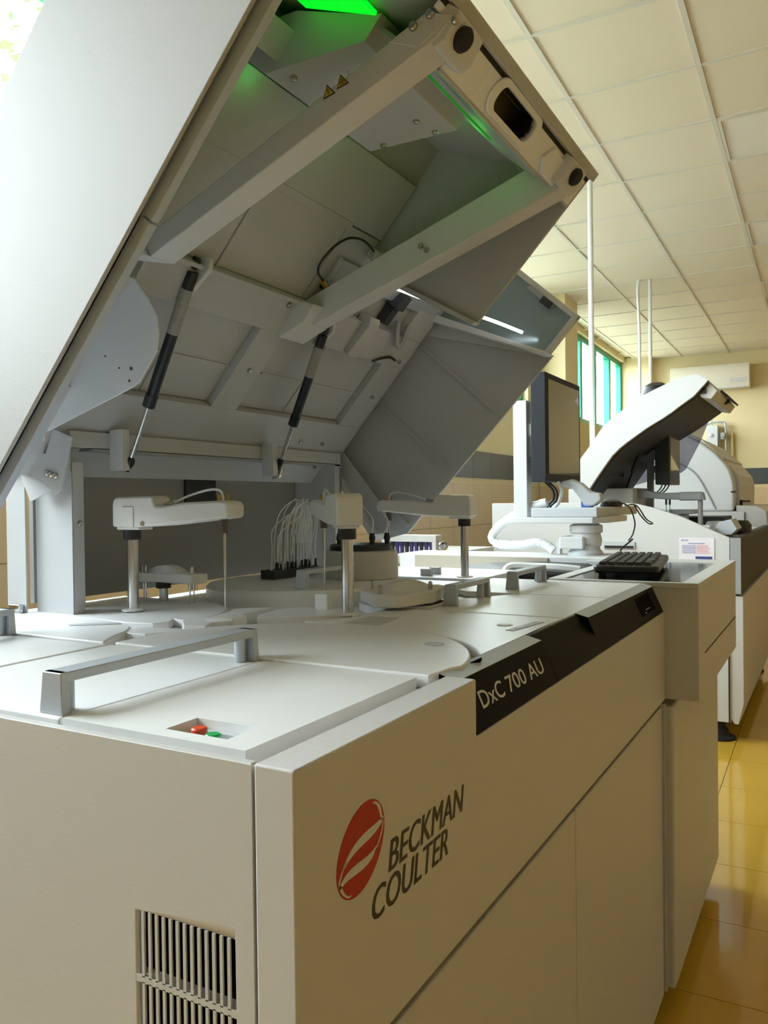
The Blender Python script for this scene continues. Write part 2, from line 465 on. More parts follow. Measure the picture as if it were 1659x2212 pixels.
FT = Matrix(((0, FU.x, FN.x, FB.x), (1, 0, 0, 0), (0, FU.z, FN.z, FB.z), (0, 0, 0, 1)))
build(MB().box(1.755, 1.890, 0.015, 0.056, 0.0002, 0.0010).xform(FT), 'power_switch', GLOSSK, parent=fascia)
build(MB().box(1.80, 1.845, 0.0235, 0.0250, 0.0010, 0.0016).box(1.785, 1.80, 0.018, 0.0195, 0.0010, 0.0016).xform(FT), 'switch_mark', LETW, parent=fascia)
def fascia_text(txt, y0, y1):
    mb = fit(text_mb(txt, 0.05, 0.0, 1.0, 0.0004), y1-y0, 0.0212)
    build(mb.xform(FT @ Matrix.Translation((y0, 0.0213, 0.0003))), 'lettering', LETW, parent=fascia)
fascia_text('DxC', 0.877, 0.951); fascia_text('700', 0.966, 1.033); fascia_text('AU', 1.046, 1.106)
# ---- lettering and emblem on the front
RT = Matrix(((0, 0, 1, 0), (1, 0, 0, 0), (0, 1, 0, 0), (0, 0, 0, 1)))
def front_text(txt, y0, y1, z0, z1, x, m, shear=0.0, bold=0.0, parent=AN, name='lettering'):
    mb = fit(text_mb(txt, 0.05, shear, 1.0, 0.0), y1-y0-0.0026, z1-z0)
    base = list(mb.v), list(mb.f)
    for d in (0.0008, 0.0016): mb.add([(v[0]+d, v[1], v[2]+d*0.02) for v in base[0]], base[1])
    mb.xform(Matrix.Translation((x, y0, z0)) @ RT)
    return build(mb, name, m, parent=parent)
front_text('BECKMAN', 0.630, 0.8005, 0.8655, 0.8940, -0.3537, INK, 0.22, 0.0004)
front_text('COULTER', 0.600, 0.7585, 0.8335, 0.8620, -0.3537, INK, 0.22, 0.0004)
em = MB()
EY, EZ, EA, EB = 0.5838, 0.9058, 0.0385, 0.0372
sh = 0.25
def epos(a, r=1.0):
    y = EA*r*math.cos(a); z = EB*r*math.sin(a)
    return (EY+y+sh*z, EZ+z)
el = [epos(2*PI*i/48) for i in range(48)]
emblem = build(MB().prism(el, 'x', -0.3545, -0.3535), 'emblem', RED, parent=AN)
def swoosh(pts):
    """pts: (s,t,halfwidth) in unit ellipse coordinates"""
    P = [Vector((p[0], p[1])) for p in pts]; L = []; R = []
    cl = lambda v: v if v.length < 0.965 else v*(0.965/v.length)
    for i, p in enumerate(P):
        d = (P[min(i+1, len(P)-1)]-P[max(i-1, 0)]).normalized(); n = Vector((-d.y, d.x))*pts[i][2]
        L.append(cl(p+n)); R.append(cl(p-n))
    q = lambda v: (EY+EA*v.x+sh*EB*v.y, EZ+EB*v.y)
    return MB().strip([q(v) for v in L], [q(v) for v in R], 'x', -0.3536, -0.3532)
def bez(a, b, c, d, w0, w1, n=12):
    out = []
    for i in range(n+1):
        t = i/n
        x = (1-t)**3*a[0]+3*(1-t)**2*t*b[0]+3*(1-t)*t*t*c[0]+t**3*d[0]
        y = (1-t)**3*a[1]+3*(1-t)**2*t*b[1]+3*(1-t)*t*t*c[1]+t**3*d[1]
        out.append((x, y, (w0+(w1-w0)*t)*math.sin(PI*min(1, 0.12+t*0.80))+0.008))
    return out
for bz in (bez((0.30, 0.86), (0.55, 0.88), (0.72, 0.55), (0.80, 0.34), 0.030, 0.045),
           bez((0.86, 0.40), (0.62, 0.10), (-0.30, 0.34), (-0.72, -0.14), 0.10, 0.12),
           bez((0.90, 0.30), (0.90, 0.0), (0.74, -0.20), (0.60, -0.36), 0.02, 0.02),
           bez((0.70, -0.22), (0.25, -0.56), (-0.50, -0.20), (-0.84, -0.56), 0.11, 0.10),
           bez((-0.66, -0.04), (-0.80, -0.25), (-0.88, -0.40), (-0.86, -0.55), 0.02, 0.02),
           bez((-0.80, -0.48), (-0.72, -0.62), (-0.55, -0.88), (-0.26, -0.88), 0.045, 0.03)):
    build(swoosh(bz), 'emblem_wave', LETW, parent=emblem)

# ---- deck plates
dk = MB().box(-1.385, -0.3955, 0.5075, 1.974, 0.975, 0.986)
deck = build(dk, 'deck', COVER, parent=AN)
SW = (-0.5237, -0.4527, 0.5290, 0.5700)        # well with the two round switches
lid = MB()
lb = (-0.638, -0.4185, 0.5112, 0.8165)
lid.box(lb[0], SW[0], lb[2], lb[3], 0.986, 1.0).box(SW[1], lb[1], lb[2], lb[3], 0.986, 1.0)
lid.box(SW[0], SW[1], lb[2], SW[2], 0.986, 1.0).box(SW[0], SW[1], SW[3], lb[3], 0.986, 1.0)
lidB = build(lid, 'switch_cover', COVER, parent=deck)
build(MB().box(SW[0]-0.004, SW[1]+0.004, SW[2]-0.004, SW[3]+0.004, 0.978, 0.9868), 'switch_well', LGREY, parent=deck)
build(MB().box(-0.522, -0.4545, 0.562, 0.5695, 0.9868, 0.9915), 'well_step', LGREY, parent=deck)
def button(x, y, m, nm):
    b = build(MB().lathe((x, y, 0.9868), [(0.0105, 0), (0.0105, 0.004), (0.0085, 0.005)], 20), nm+'_collar', STEEL, parent=deck)
    build(MB().lathe((x, y, 0.9868), [(0.0075, 0.004), (0.0075, 0.0095), (0.006, 0.011)], 20), nm, m, parent=deck)
button(-0.5055, 0.5525, REDB, 'red_button'); button(-0.4810, 0.5430, GREENB, 'green_button')
# right-hand raised plate with round cut-out beside the big disc
def plate(poly, name, z1=1.0, z0=0.986, m=COVER, parent=None, bev=0.002):
    return build(MB().prism(poly, 'z', z0, z1), name, m, parent=parent or deck, bevel=bev, seg=2)
arc = circ(-0.655, 0.850, 0.278, 12, 100, 22)
plate([(-0.4035, 0.915)]+arc[1:]+[(-0.79, 1.125), (-0.74, 1.20), (-0.735, 1.335), (-0.4035, 1.335)], 'front_plate')
pl = build(MB().lathe((-0.466, 1.222, 0.9995), [(0.013, 0), (0.013, 0.0012), (0.012, 0.0016)], 24), 'round_label', PIPE, parent=deck)
build(MB().prism([(-0.446, 1.172), (-0.432, 1.172), (-0.418, 1.275), (-0.434, 1.275)], 'z', 1.0, 1.0008), 'worn_label', GREYP, parent=deck)
build(MB().prism([(-0.4405, 1.195), (-0.432, 1.195), (-0.428, 1.225), (-0.437, 1.225)], 'z', 1.0008, 1.0012), 'worn_label_patch', LETW, parent=deck)
lbl = build(MB().prism([(-0.713, 1.128), (-0.716, 1.219), (-0.658, 1.220), (-0.647, 1.133)], 'z', 1.0, 1.0008), 'text_label', LETW, parent=deck)
for r in range(6):
    y = 1.138+r*0.013; L = 0.030+0.016*((r*37) % 3)/2
    x = -0.706+0.012*(r % 3)
    build(MB().box(x, x+L*0.6, y, y+0.0022, 1.0008, 1.0011), 'text_line', GREYP, parent=deck)
# centre: moulded pieces and grooves between the covers
Zc = 1.004
for poly, z in (
    ([(-0.925, 0.978), (-0.885, 0.986), (-0.903, 1.022), (-0.889, 1.050), (-0.912, 1.088), (-0.952, 1.048), (-0.968, 1.02)], Zc),
    ([(-1.375, 0.985), (-1.13, 0.990), (-1.06, 0.985), (-1.01, 0.995), (-1.0, 1.02), (-1.016, 1.05), (-0.985, 1.045), (-0.956, 1.045), (-0.975, 1.10), (-0.986, 1.137), (-1.02, 1.20), (-1.10, 1.26), (-1.18, 1.27), (-1.375, 1.27)], 1.0),
    ([(-0.932, 1.037), (-0.886, 1.052), (-0.876, 1.080), (-0.900, 1.096), (-0.905, 1.122), (-0.912, 1.203), (-0.965, 1.160), (-0.945, 1.10)], Zc+0.004),
    ([(-0.866, 1.093), (-0.812, 1.121), (-0.775, 1.15), (-0.745, 1.21), (-0.79, 1.245), (-0.87, 1.24), (-0.895, 1.19), (-0.884, 1.12)], Zc+0.002),
    ([(-0.84, 1.035), (-0.80, 1.03), (-0.785, 0.99), (-0.83, 0.98), (-0.87, 1.01)], Zc-0.002),
    ([(-1.0, 0.90), (-0.93, 0.90), (-0.90, 0.965), (-0.94, 0.965), (-0.985, 0.955)], Zc-0.003)):
    plate(poly, 'moulded_piece', z)
plate([(-0.835, 1.222), (-0.806, 1.222), (-0.806, 1.240), (-0.835, 1.240)], 'stop_block', 1.035, bev=0.003)

# ---- liftable covers standing on the deck (things of their own)
def handle_mb(x0, x1, y0, y1, z, h, tp=0.004):
    a = MB()
    def blk(ya, yb):
        vs = [(x0, ya, z), (x1, ya, z), (x1, yb, z), (x0, yb, z), (x0+tp, ya+0.001, z+h), (x1-tp*0.6, ya+0.001, z+h), (x1-tp*0.6, yb-0.001, z+h), (x0+tp, yb-0.001, z+h)]
        a.add(vs, [(3,2,1,0),(4,5,6,7),(0,1,5,4),(1,2,6,5),(2,3,7,6),(3,0,4,7)])
    blk(y0, y0+0.011); blk(y1-0.011, y1)
    a.box(x0+tp, x1-tp*0.6, y0+0.001, y1-0.001, z+h-0.010, z+h)
    a.cyl(((x0+x1)/2, y0+0.019, z), ((x0+x1)/2, y0+0.019, z+h-0.009), 0.0075)
    a.cyl(((x0+x1)/2, y1-0.019, z), ((x0+x1)/2, y1-0.019, z+h-0.009), 0.0075)
    return a
COVZ = 0.9864
def cover(label, cat, poly, z1, hspec=None, grp=None, name='reagent_cover', slot=None, z0=COVZ):
    c = build(MB().prism(poly, 'z', z0, z1), name, COVER, bevel=0.003, seg=3)
    tag(c, label, cat, grp)
    if hspec:
        build(handle_mb(*hspec), 'handle', SILVER, parent=c, bevel=0.0012)
    if slot:
        build(MB().prism(slot, 'z', z1, z1+0.0012), 'finger_slot', LGREY, parent=c)
    return c
cover('white reagent cover under the long satin silver handle in the foreground', 'cover',
      [(-0.912, 0.5105), (-0.641, 0.5105), (-0.641, 0.8165), (-0.912, 0.8165)], 1.0, (-0.676, -0.643, 0.515, 0.8165, 1.0, 0.0405))
cover('white flat cover at the left picture edge carrying a cut-off silver handle', 'cover',
      [(-1.375, 0.5105), (-0.9185, 0.5105), (-0.9185, 0.8100), (-1.375, 0.8100)], 1.0, (-1.152, -1.120, 0.515, 0.815, 1.0, 0.0405))
discR = cover('large white half-round disc cover beside the black fascia', 'cover',
      [(-0.404, 0.8205), (-0.3985, 0.868)]+circ(-0.655, 0.850, 0.2655, 8, 150, 30)+[(-0.91, 0.94), (-0.91, 0.8205)], 1.003, None, None, 'disc_cover',
      circ(-0.485, 1.0, 0.014, 0, 360, 20)[:-1])
cover('white rounded disc cover behind the cut-off handle with a finger slot', 'cover',
      [(-0.925, 0.8145), (-0.955, 0.86), (-0.975, 0.905), (-1.0, 0.937), (-1.04, 0.958), (-1.085, 0.972), (-1.13, 0.978), (-1.2, 0.975), (-1.375, 0.96), (-1.375, 0.8145)], 1.003, None, None, 'disc_cover',
      [(-1.115, 0.905), (-1.10, 0.898), (-1.06, 0.925), (-1.035, 0.948), (-1.045, 0.957), (-1.07, 0.945)])
plR = cover('beige-looking cover with a short grey handle, beside the mixing block', 'cover',
      [(-0.4035, 1.340), (-0.66, 1.340), (-0.665, 1.375), (-0.655, 1.42), (-0.66, 1.47), (-0.68, 1.50), (-0.60, 1.648), (-0.4035, 1.648)], 1.0,
      (-0.660, -0.630, 1.400, 1.575, 1.0, 0.0405), 'deck covers with short handles', 'deck_cover')
cover('farthest deck cover with a short grey handle, next to the keyboard desk', 'cover',
      [(-0.4035, 1.652), (-0.56, 1.652), (-0.72, 1.652), (-0.78, 1.70), (-0.78, 1.962), (-0.4035, 1.962)], 1.0,
      (-0.652, -0.622, 1.715, 1.925, 1.0, 0.0405), 'deck covers with short handles', 'deck_cover')
ring = build(MB().ring(circ(-0.755, 1.425, 0.092, 0, 360, 40)[:-1], circ(-0.755, 1.425, 0.077, 0, 360, 40)[:-1], 'z', 0.986, 1.0015), 'mixing_well_rim', COVER, parent=deck, bevel=0.0015)
build(MB().lathe((-0.755, 1.425, 0.9862), [(0.077, 0), (0.077, 0.0015)], 32), 'mixing_well', BLACK, parent=deck)
carr = build(MB().lathe((-1.06, 1.52, 0.9862), [(0.225, 0), (0.225, 0.030), (0.219, 0.036), (0.0, 0.037)], 64), 'incubator_cover', COVER)
tag(carr, 'round cover with a long dark handle in the shade under the hood', 'cover')
build(handle_mb(-0.978, -0.948, 1.36, 1.62, 1.022, 0.0405), 'handle', SILVER, parent=carr, bevel=0.0012)

# ---- sampling arms
arm = MB()
prof = [(-0.028, 0.024), (-0.028, 0.066), (-0.025, 0.076), (-0.016, 0.081), (0.068, 0.0815), (0.076, 0.078), (0.080, 0.066), (0.085, 0.062), (0.105, 0.063), (0.150, 0.0685), (0.235, 0.071), (0.248, 0.068), (0.251, 0.060), (0.251, 0.043), (0.246, 0.040), (0.10, 0.027), (0.04, 0.024)]
arm.prism(prof, 'y', -0.024, 0.024)
armo = build(arm, 'probe_arm', ARMM, parent=AN, local=True, bevel=0.0055, seg=3)
build(MB().box(-0.022, 0.036, -0.018, 0.018, 0.019, 0.0245), 'arm_base', ARMM, parent=armo, local=True, bevel=0.002)
build(MB().box(0.002, 0.030, -0.0262, -0.0235, 0.024, 0.062).add([], []), 'arm_boss', ARMM, parent=armo, local=True, bevel=0.002)
build(MB().cyl((0, 0, 0.0), (0, 0, 0.0195), 0.0165, n=24), 'collar', BLACK, parent=armo, local=True, bevel=0.001)
build(MB().cyl((0, 0, -0.1325), (0, 0, 0.001), 0.0105, n=24), 'pole', STEEL, parent=armo, local=True)
build(MB().lathe((0, 0, -0.1335), [(0.021, 0), (0.021, 0.003), (0.017, 0.0045)], 24), 'pole_flange', COVER, parent=armo, local=True)
build(MB().cyl((0.224, 0, 0.0135), (0.224, 0, 0.040), 0.0075), 'probe_holder', mat('brown_plastic', (0.10, 0.07, 0.055), 0.4), parent=armo, local=True, bevel=0.001)
build(MB().cyl((0.224, 0, -0.060), (0.224, 0, 0.014), 0.0024).cyl((0.224, 0, -0.120), (0.224, 0, -0.06), 0.0013), 'probe', STEEL, parent=armo, local=True)
build(MB().cyl((0.083, 0.002, 0.0635), (0.107, 0.002, 0.0690), 0.0052), 'tube_fitting', STEEL, parent=armo, local=True)
build(MB().tube([(0.105, 0.002, 0.0685), (0.14, 0.002, 0.080), (0.18, 0.002, 0.089), (0.205, 0.001, 0.0905), (0.219, 0, 0.085), (0.223, 0, 0.068)], 0.0022), 'arm_tube', TRANSP, parent=armo, local=True)
build(MB().cyl((0.2205, -0.008, 0.068), (0.2205, -0.008, 0.082), 0.0022).cyl((0.230, 0.004, 0.068), (0.230, 0.004, 0.082), 0.0022), 'tube_nipple', BRASS, parent=armo, local=True)
build(MB().cyl((0.052, -0.0255, 0.031), (0.052, -0.0235, 0.031), 0.0046), 'arm_screw', SCREWM, parent=armo, local=True)
def place_arm(o, x, y, rz):
    o.location = Vector((x, y, 1.1355))-ORIG[AN.name]; o.rotation_euler = (0, 0, rz)
place_arm(armo, -1.1563, 1.09, 0.0)
a2 = copy_tree(armo, AN); place_arm(a2, -0.7545, 1.209, math.radians(134))
a3 = copy_tree(armo, AN); place_arm(a3, -0.8446, 1.93, PI)

# ---- mixing blocks with pins
def mix_block(poly, z0, z1, ridge, pins, parent, nm='mixing_block', needles=None):
    b = build(MB().prism(poly, 'z', z0, z1), nm, ARMM, parent=parent, bevel=0.003)
    m = MB()
    n = 12
    (ax, ay), (bx, by), w, h = ridge
    d = Vector((bx-ax, by-ay)).normalized(); nn = Vector((-d.y, d.x))*w
    A = []
    for k in range(n+1):
        t = k/n; c = Vector((ax+(bx-ax)*t, ay+(by-ay)*t)); zz = z1-0.001+h*math.sin(PI*t)**0.7
        A.append([(c.x+nn.x, c.y+nn.y, z1-0.001), (c.x+nn.x*0.6, c.y+nn.y*0.6, zz), (c.x-nn.x*0.6, c.y-nn.y*0.6, zz), (c.x-nn.x, c.y-nn.y, z1-0.001)])
    vs = [p for r in A for p in r]; fs = []
    for k in range(n):
        for q in range(3):
            fs.append((k*4+q, k*4+q+1, (k+1)*4+q+1, (k+1)*4+q))
        fs.append((k*4+3, k*4, (k+1)*4, (k+1)*4+3))
    fs += [(0, 1, 2, 3), (n*4+3, n*4+2, n*4+1, n*4)]
    m.add(vs, fs); build(m, 'motor_hump', ARMM, parent=b)
    for x, y in pins:
        build(MB().cyl((x, y, z1-0.001), (x, y, z1+0.014), 0.0042).cyl((x, y, z1+0.012), (x, y, z1+0.016), 0.0025), 'pin', SCREWM, parent=b)
    for x, y in needles or []:
        build(MB().cyl((x, y, z0-0.012), (x, y, z0+0.001), 0.0035).cyl((x, y, 0.99), (x, y, z0-0.01), 0.0015), 'stirrer', STEEL, parent=b)
    return b
mb1 = mix_block([(-0.815, 1.352), (-0.742, 1.282), (-0.700, 1.290), (-0.690, 1.312), (-0.672, 1.388), (-0.688, 1.478), (-0.715, 1.50), (-0.76, 1.44), (-0.835, 1.43)],
          1.006, 1.030, ((-0.775, 1.375), (-0.700, 1.44), 0.032, 0.018), [(-0.797, 1.365), (-0.741, 1.302), (-0.688, 1.405)], deck)
build(MB().cyl((-0.755, 1.40, 0.987), (-0.755, 1.40, 1.007), 0.02), 'mixer_shaft', BLACK, parent=deck)
mb2 = mix_block([(-1.279, 1.205), (-1.252, 1.200), (-1.225, 1.216), (-1.118, 1.206), (-1.114, 1.250), (-1.19, 1.265), (-1.275, 1.262)],
          1.0405, 1.0600, ((-1.262, 1.238), (-1.165, 1.238), 0.02, 0.016), [(-1.267, 1.222), (-1.250, 1.214), (-1.131, 1.222)], deck,
          needles=[(-1.268, 1.225), (-1.252, 1.216), (-1.137, 1.222), (-1.134, 1.230)])
build(MB().cyl((-1.222, 1.235, 0.987), (-1.222, 1.235, 1.03), 0.0095, n=20), 'mixer_pole', STEEL, parent=deck)
build(MB().cyl((-1.222, 1.235, 1.0275), (-1.222, 1.235, 1.0415), 0.0155, n=20), 'mixer_collar', BLACK, parent=deck, bevel=0.001)

# ---- tower with black caps, tube bundle and manifold
tw = build(MB().lathe((-0.985, 1.64, 1.0235), [(0.088, 0), (0.088, 0.0545), (0.085, 0.0615), (0.078, 0.0645)], 40), 'tower', PANEL, parent=AN)
build(MB().lathe((-0.985, 1.64, 1.088), [(0.074, 0), (0.074, 0.010), (0.070, 0.014), (0.0, 0.014)], 36), 'tower_cap', BLACK, parent=tw)
for x, y in ((-0.945, 1.625), (-0.925, 1.66), (-1.02, 1.60)):
    build(MB().cyl((x, y, 1.10), (x, y, 1.128), 0.006).cyl((x, y, 1.112), (x, y, 1.122), 0.0075), 'tube_plug', BLACK, parent=tw)
    build(MB().tube([(x, y, 1.127), (x-0.01, y+0.02, 1.16), (x-0.06, y+0.06, 1.19)], 0.002), 'plug_tube', TRANSP, parent=tw)
man = build(MB().box(-1.175, -1.135, 1.50, 1.68, 1.0235, 1.044), 'manifold', DGREY, parent=AN)
for i in range(18):
    y = 1.507+0.0098*i
    build(MB().cyl((-1.150+0.012*(i % 2), y, 1.043), (-1.150+0.012*(i % 2), y, 1.062), 0.0026, n=8), 'nozzle', BLACK if i % 3 else LETW, parent=man)
for i in range(26):
    y = 1.510+0.0065*i; x = -1.15+0.012*(i % 2)
    top = 1.13+0.05*random.random()
    yt = 1.66+0.05*random.random(); xt = -1.19+0.02*random.random()
    build(MB().tube([(x, y, 1.058), (x+0.004*random.uniform(-1, 1), y+0.003*random.uniform(-1, 1), 1.10),
                     (x+0.004*random.uniform(-1, 1), y+0.012, top), (x-0.01, (y+yt)/2+0.01, top+0.035), (xt, yt, top+0.022), (xt-0.01, yt+0.01, 1.10)], 0.0013, n=6, sub=4), 'fluid_tube', TRANSP, parent=man)

# ---- posts, back panel, cross bar, brackets behind the deck
pf = MB()
pf.box(-1.3265, -1.2236, 1.010, 1.013, 0.986, 1.281).box(-1.2266, -1.2236, 1.010, 1.037, 0.986, 1.281).box(-1.3265, -1.3235, 1.010, 1.037, 0.986, 1.281)
post = build(pf, 'hinge_post', HOODIN, parent=AN, bevel=0.0015)
build(MB().lathe((-1.2236, 1.026, 1.167), [(0.0055, 0), (0.0055, 0.002), (0.004, 0.0035), (0, 0.0036)], 14, (1, 0, 0)), 'post_screw', SCREWM, parent=post)
build(MB().box(-1.36, -1.2236, 1.900, 1.937, 0.986, 1.31).box(-1.36, -1.30, 1.90, 1.937, 1.3, 1.31), 'hinge_post', HOODIN, parent=AN, bevel=0.0015)
build(MB().box(-1.372, -1.36, 1.03, 1.93, 1.012, 1.31), 'back_panel', mat('back_panel_grey', (0.27, 0.265, 0.25), 0.5), parent=AN)
build(MB().box(-1.265, -1.2236, 1.008, 1.932, 1.309, 1.3395), 'cross_bar', HOODIN, parent=AN, bevel=0.0015)
build(MB().box(-1.30, -1.2236, 1.06, 1.93, 1.3035, 1.3075), 'bar_seal', GREYP, parent=AN)
build(MB().box(-1.36, -1.22, 1.925, 1.930, 1.0, 1.30), 'inner_wall', MATS['back_panel_grey'], parent=AN)
build(MB().box(-1.385, -1.33, 0.990, 0.993, 0.986, 1.262).box(-1.40, -1.33, 0.975, 1.01, 1.262, 1.268), 'rear_panel', HOODIN, parent=AN, bevel=0.001)
build(MB().box(-1.368, -1.336, 0.978, 0.990, 0.998, 1.016), 'panel_clip', STEEL, parent=AN, bevel=0.002)
build(MB().box(-1.362, -1.352, 1.446, 1.553, 1.203, 1.262).cyl((-1.357, 1.54, 1.214), (-1.35, 1.54, 1.214), 0.014), 'connector_box', NAVY, parent=AN, bevel=0.003)
build(MB().box(-1.362, -1.350, 1.482, 1.548, 1.292, 1.3035), 'cable_clamp', NAVY, parent=AN, bevel=0.002)
for y0, yb in ((1.102, 1.114), (1.575, 1.588)):
    bk = build(MB().box(-1.2236, -1.189, y0-0.003, y0+0.016, 1.267, 1.346), 'strut_bracket', WHITE, parent=AN, bevel=0.0015)
build(MB().tube([(-1.215, 1.62, 1.305), (-1.205, 1.625, 1.285), (-1.21, 1.618, 1.268), (-1.222, 1.612, 1.266)], 0.006), 'latch_loop', STEEL, parent=AN)

# ================================================================ THE HOOD (local frame: u along the rim, y along the machine, v up from the rim)
hroof = MB().box(-0.02, 0.902, 0.677, 1.55, 0.0, 0.016).box(-0.02, 0.79, 1.55, 2.0, 0.0, 0.016)
hood = build(hroof, 'hood', HOODOUT, parent=AN, local=True)
hood.location = Vector((-1.3157, 0, 1.2794))-ORIG[AN.name]
hood.rotation_euler = (0, -math.radians(48), 0)
def hb(mb, name, m=HOODIN, bevel=0.0012, **k):
    return build(mb, name, m, parent=hood, local=True, bevel=bevel, **k)
hb(MB().prism([(-0.02, 0.017), (0.900, 0.017), (1.015, -0.285), (1.012, -0.290), (0.06, -0.290), (-0.02, -0.25)], 'y', 0.671, 0.677), 'near_wall', HOODOUT, bevel=0.002)
hb(MB().prism([(0.0, -0.002), (0.86, -0.002), (0.995, -0.29), (0.995, -0.302), (0.605, -0.302), (0.605, -0.285), (0.0, -0.285)], 'y', 0.6835, 0.695), 'near_liner', LINER)
hb(MB().prism([(0.06, -0.302), (0.602, -0.302), (0.602, -0.27), (0.06, -0.27)], 'y', 0.6835, 0.695), 'near_liner', LINER)
hb(MB().box(0.0, 0.90, 0.677, 0.6835, -0.265, -0.005), 'seal_strip', RUBBER, bevel=0)
hb(MB().prism([(0.888, 0.0), (0.905, 0.016), (1.022, -0.316), (1.008, -0.316)], 'y', 0.677, 1.55), 'front_wall', HOODOUT, bevel=0)
hb(MB().prism([(0.885, -0.002), (0.888, 0.0), (1.008, -0.316), (1.004, -0.316)], 'y', 0.705, 1.54), 'front_liner', HOODIN, bevel=0)
# end cheek of the deeper front part
hb(MB().prism([(1.016, -0.316), (0.666, -0.310), (0.613, -0.075), (0.622, 0.0), (0.895, 0.0)], 'y', 1.542, 1.55), 'end_cheek', HOODIN)
hb(MB().prism([(0.655, -0.306), (0.666, -0.312), (0.618, -0.075), (0.606, -0.075)], 'y', 1.528, 1.552), 'cheek_edge', HOODIN)
# front flange with the hand hole
def rrect(u0, u1, y0, y1, r, n=6):
    P = []
    for (cu, cy, a) in ((u1-r, y1-r, 0), (u0+r, y1-r, 90), (u0+r, y0+r, 180), (u1-r, y0+r, 270)):
        P += circ(cu, cy, r, a, a+90, n)
    return P
ho = rrect(0.956, 0.9925, 1.110, 1.256, 0.016)
hr = rrect(0.948, 1.002, 1.090, 1.276, 0.026)
m_ = MB()
m_.box(0.994, 1.008, 0.705, 0.895, -0.318, -0.312).box(0.942, 1.008, 0.965, 1.06, -0.318, -0.312).box(0.985, 1.008, 0.895, 0.965, -0.318, -0.312).box(0.942, 1.008, 1.30, 1.412, -0.318, -0.312).box(0.942, 1.008, 1.478, 1.535, -0.318, -0.312).box(0.965, 1.008, 1.412, 1.478, -0.318, -0.312)
sq = []
for p in ho:
    # square frame loop matched to the hole loop
    u = min(max(p[0], 0.9), 1.1); y = p[1]
    cu, cy = 0.975, 1.183
    k = max(abs(u-cu)/0.033, abs(y-cy)/0.1225)
    # project on the bounding frame
    sq.append((cu+(u-cu)/k if k else u, cy+(y-cy)/k if k else y))
m_.ring([(min(max(u, 0.942), 1.008), min(max(y, 1.06), 1.30)) for u, y in sq], ho, 'z', -0.318, -0.312)
flange = hb(m_, 'front_flange', PLATEW, bevel=0)
hb(MB().box(1.002, 1.020, 0.677, 1.55, -0.326, -0.316), 'rim_strip', HOODIN, bevel=0.002)
hb(MB().box(0.994, 1.001, 0.705, 1.54, -0.3185, -0.3170), 'rim_seal', RUBBER, bevel=0)
hb(MB().ring(hr, ho, 'z', -0.323, -0.318), 'hand_hole_rim', PLATEW, bevel=0.002)
hb(MB().prism(ho, 'z', -0.284, -0.282).ring(rrect(0.954, 0.9945, 1.108, 1.258, 0.017), ho, 'z', -0.316, -0.282), 'hand_hole', BLACK, bevel=0)
hb(MB().prism([(0.944, 1.36), (0.965, 1.33), (0.990, 1.35), (0.985, 1.43), (0.944, 1.43)], 'z', -0.325, -0.318), 'flange_pad', PLATEW, bevel=0.002)
for y0, y1 in ((0.965, 1.412), (1.478, 1.535)):
    hb(MB().box(0.938, 0.944, y0, y1, -0.318, -0.20), 'flange_return', HOODIN)
# roof inner panels with open joints between them
for nm, (u0, u1, y0, y1) in {'a': (0.487, 0.664, 0.945, 1.133), 'b': (0.487, 0.664, 1.137, 1.405), 'c': (0.668, 0.80, 0.93, 1.535), 'd': (0.487, 0.664, 1.409, 1.53)}.items():
    hb(MB().box(u0, u1, y0, y1, -0.010, 0.0), 'inner_panel')
hb(MB().box(0.655, 0.672, 0.93, 1.418, -0.0115, -0.004), 'panel_bead', HOODIN)
hb(MB().box(0.487, 0.655, 1.134, 1.140, -0.0125, -0.004), 'panel_bead', HOODIN, bevel=0)
# ribs of the frame
hb(MB().box(0.0, 0.90, 0.705, 0.90, -0.022, 0.0), 'roof_rib')
hb(MB().box(0.40, 0.486, 0.90, 1.94, -0.024, 0.0), 'roof_rib')
hb(MB().box(0.478, 0.486, 0.93, 1.40, -0.034, -0.024), 'rib_lip', HOODIN)
hb(MB().box(-0.01, 0.195, 0.90, 1.95, -0.022, 0.0), 'roof_rib')
hb(MB().box(0.195, 0.40, 1.330, 1.412, -0.022, 0.0), 'roof_rib')
hb(MB().box(0.195, 0.40, 1.838, 1.945, -0.022, 0.0), 'roof_rib')
hb(MB().box(0.486, 0.60, 1.838, 1.945, -0.022, 0.0), 'roof_rib')
for y0, y1 in ((0.90, 1.330), (1.412, 1.838)):
    ym = 1.135 if y0 < 1 else 1.60
    for a, b, c, d in ((0.197, 0.288, y0+0.002, ym-0.002), (0.292, 0.398, y0+0.002, ym-0.002), (0.197, 0.288, ym+0.002, y1-0.002), (0.292, 0.398, ym+0.002, y1-0.002)):
        hb(MB().box(a, b, c, d, -0.004, 0.001), 'inner_panel')
hb(MB().box(0.287, 0.293, 0.93, 1.328, -0.0065, -0.003), 'panel_bead', bevel=0)
hb(MB().box(0.287, 0.293, 1.44, 1.836, -0.0065, -0.003), 'panel_bead', bevel=0)
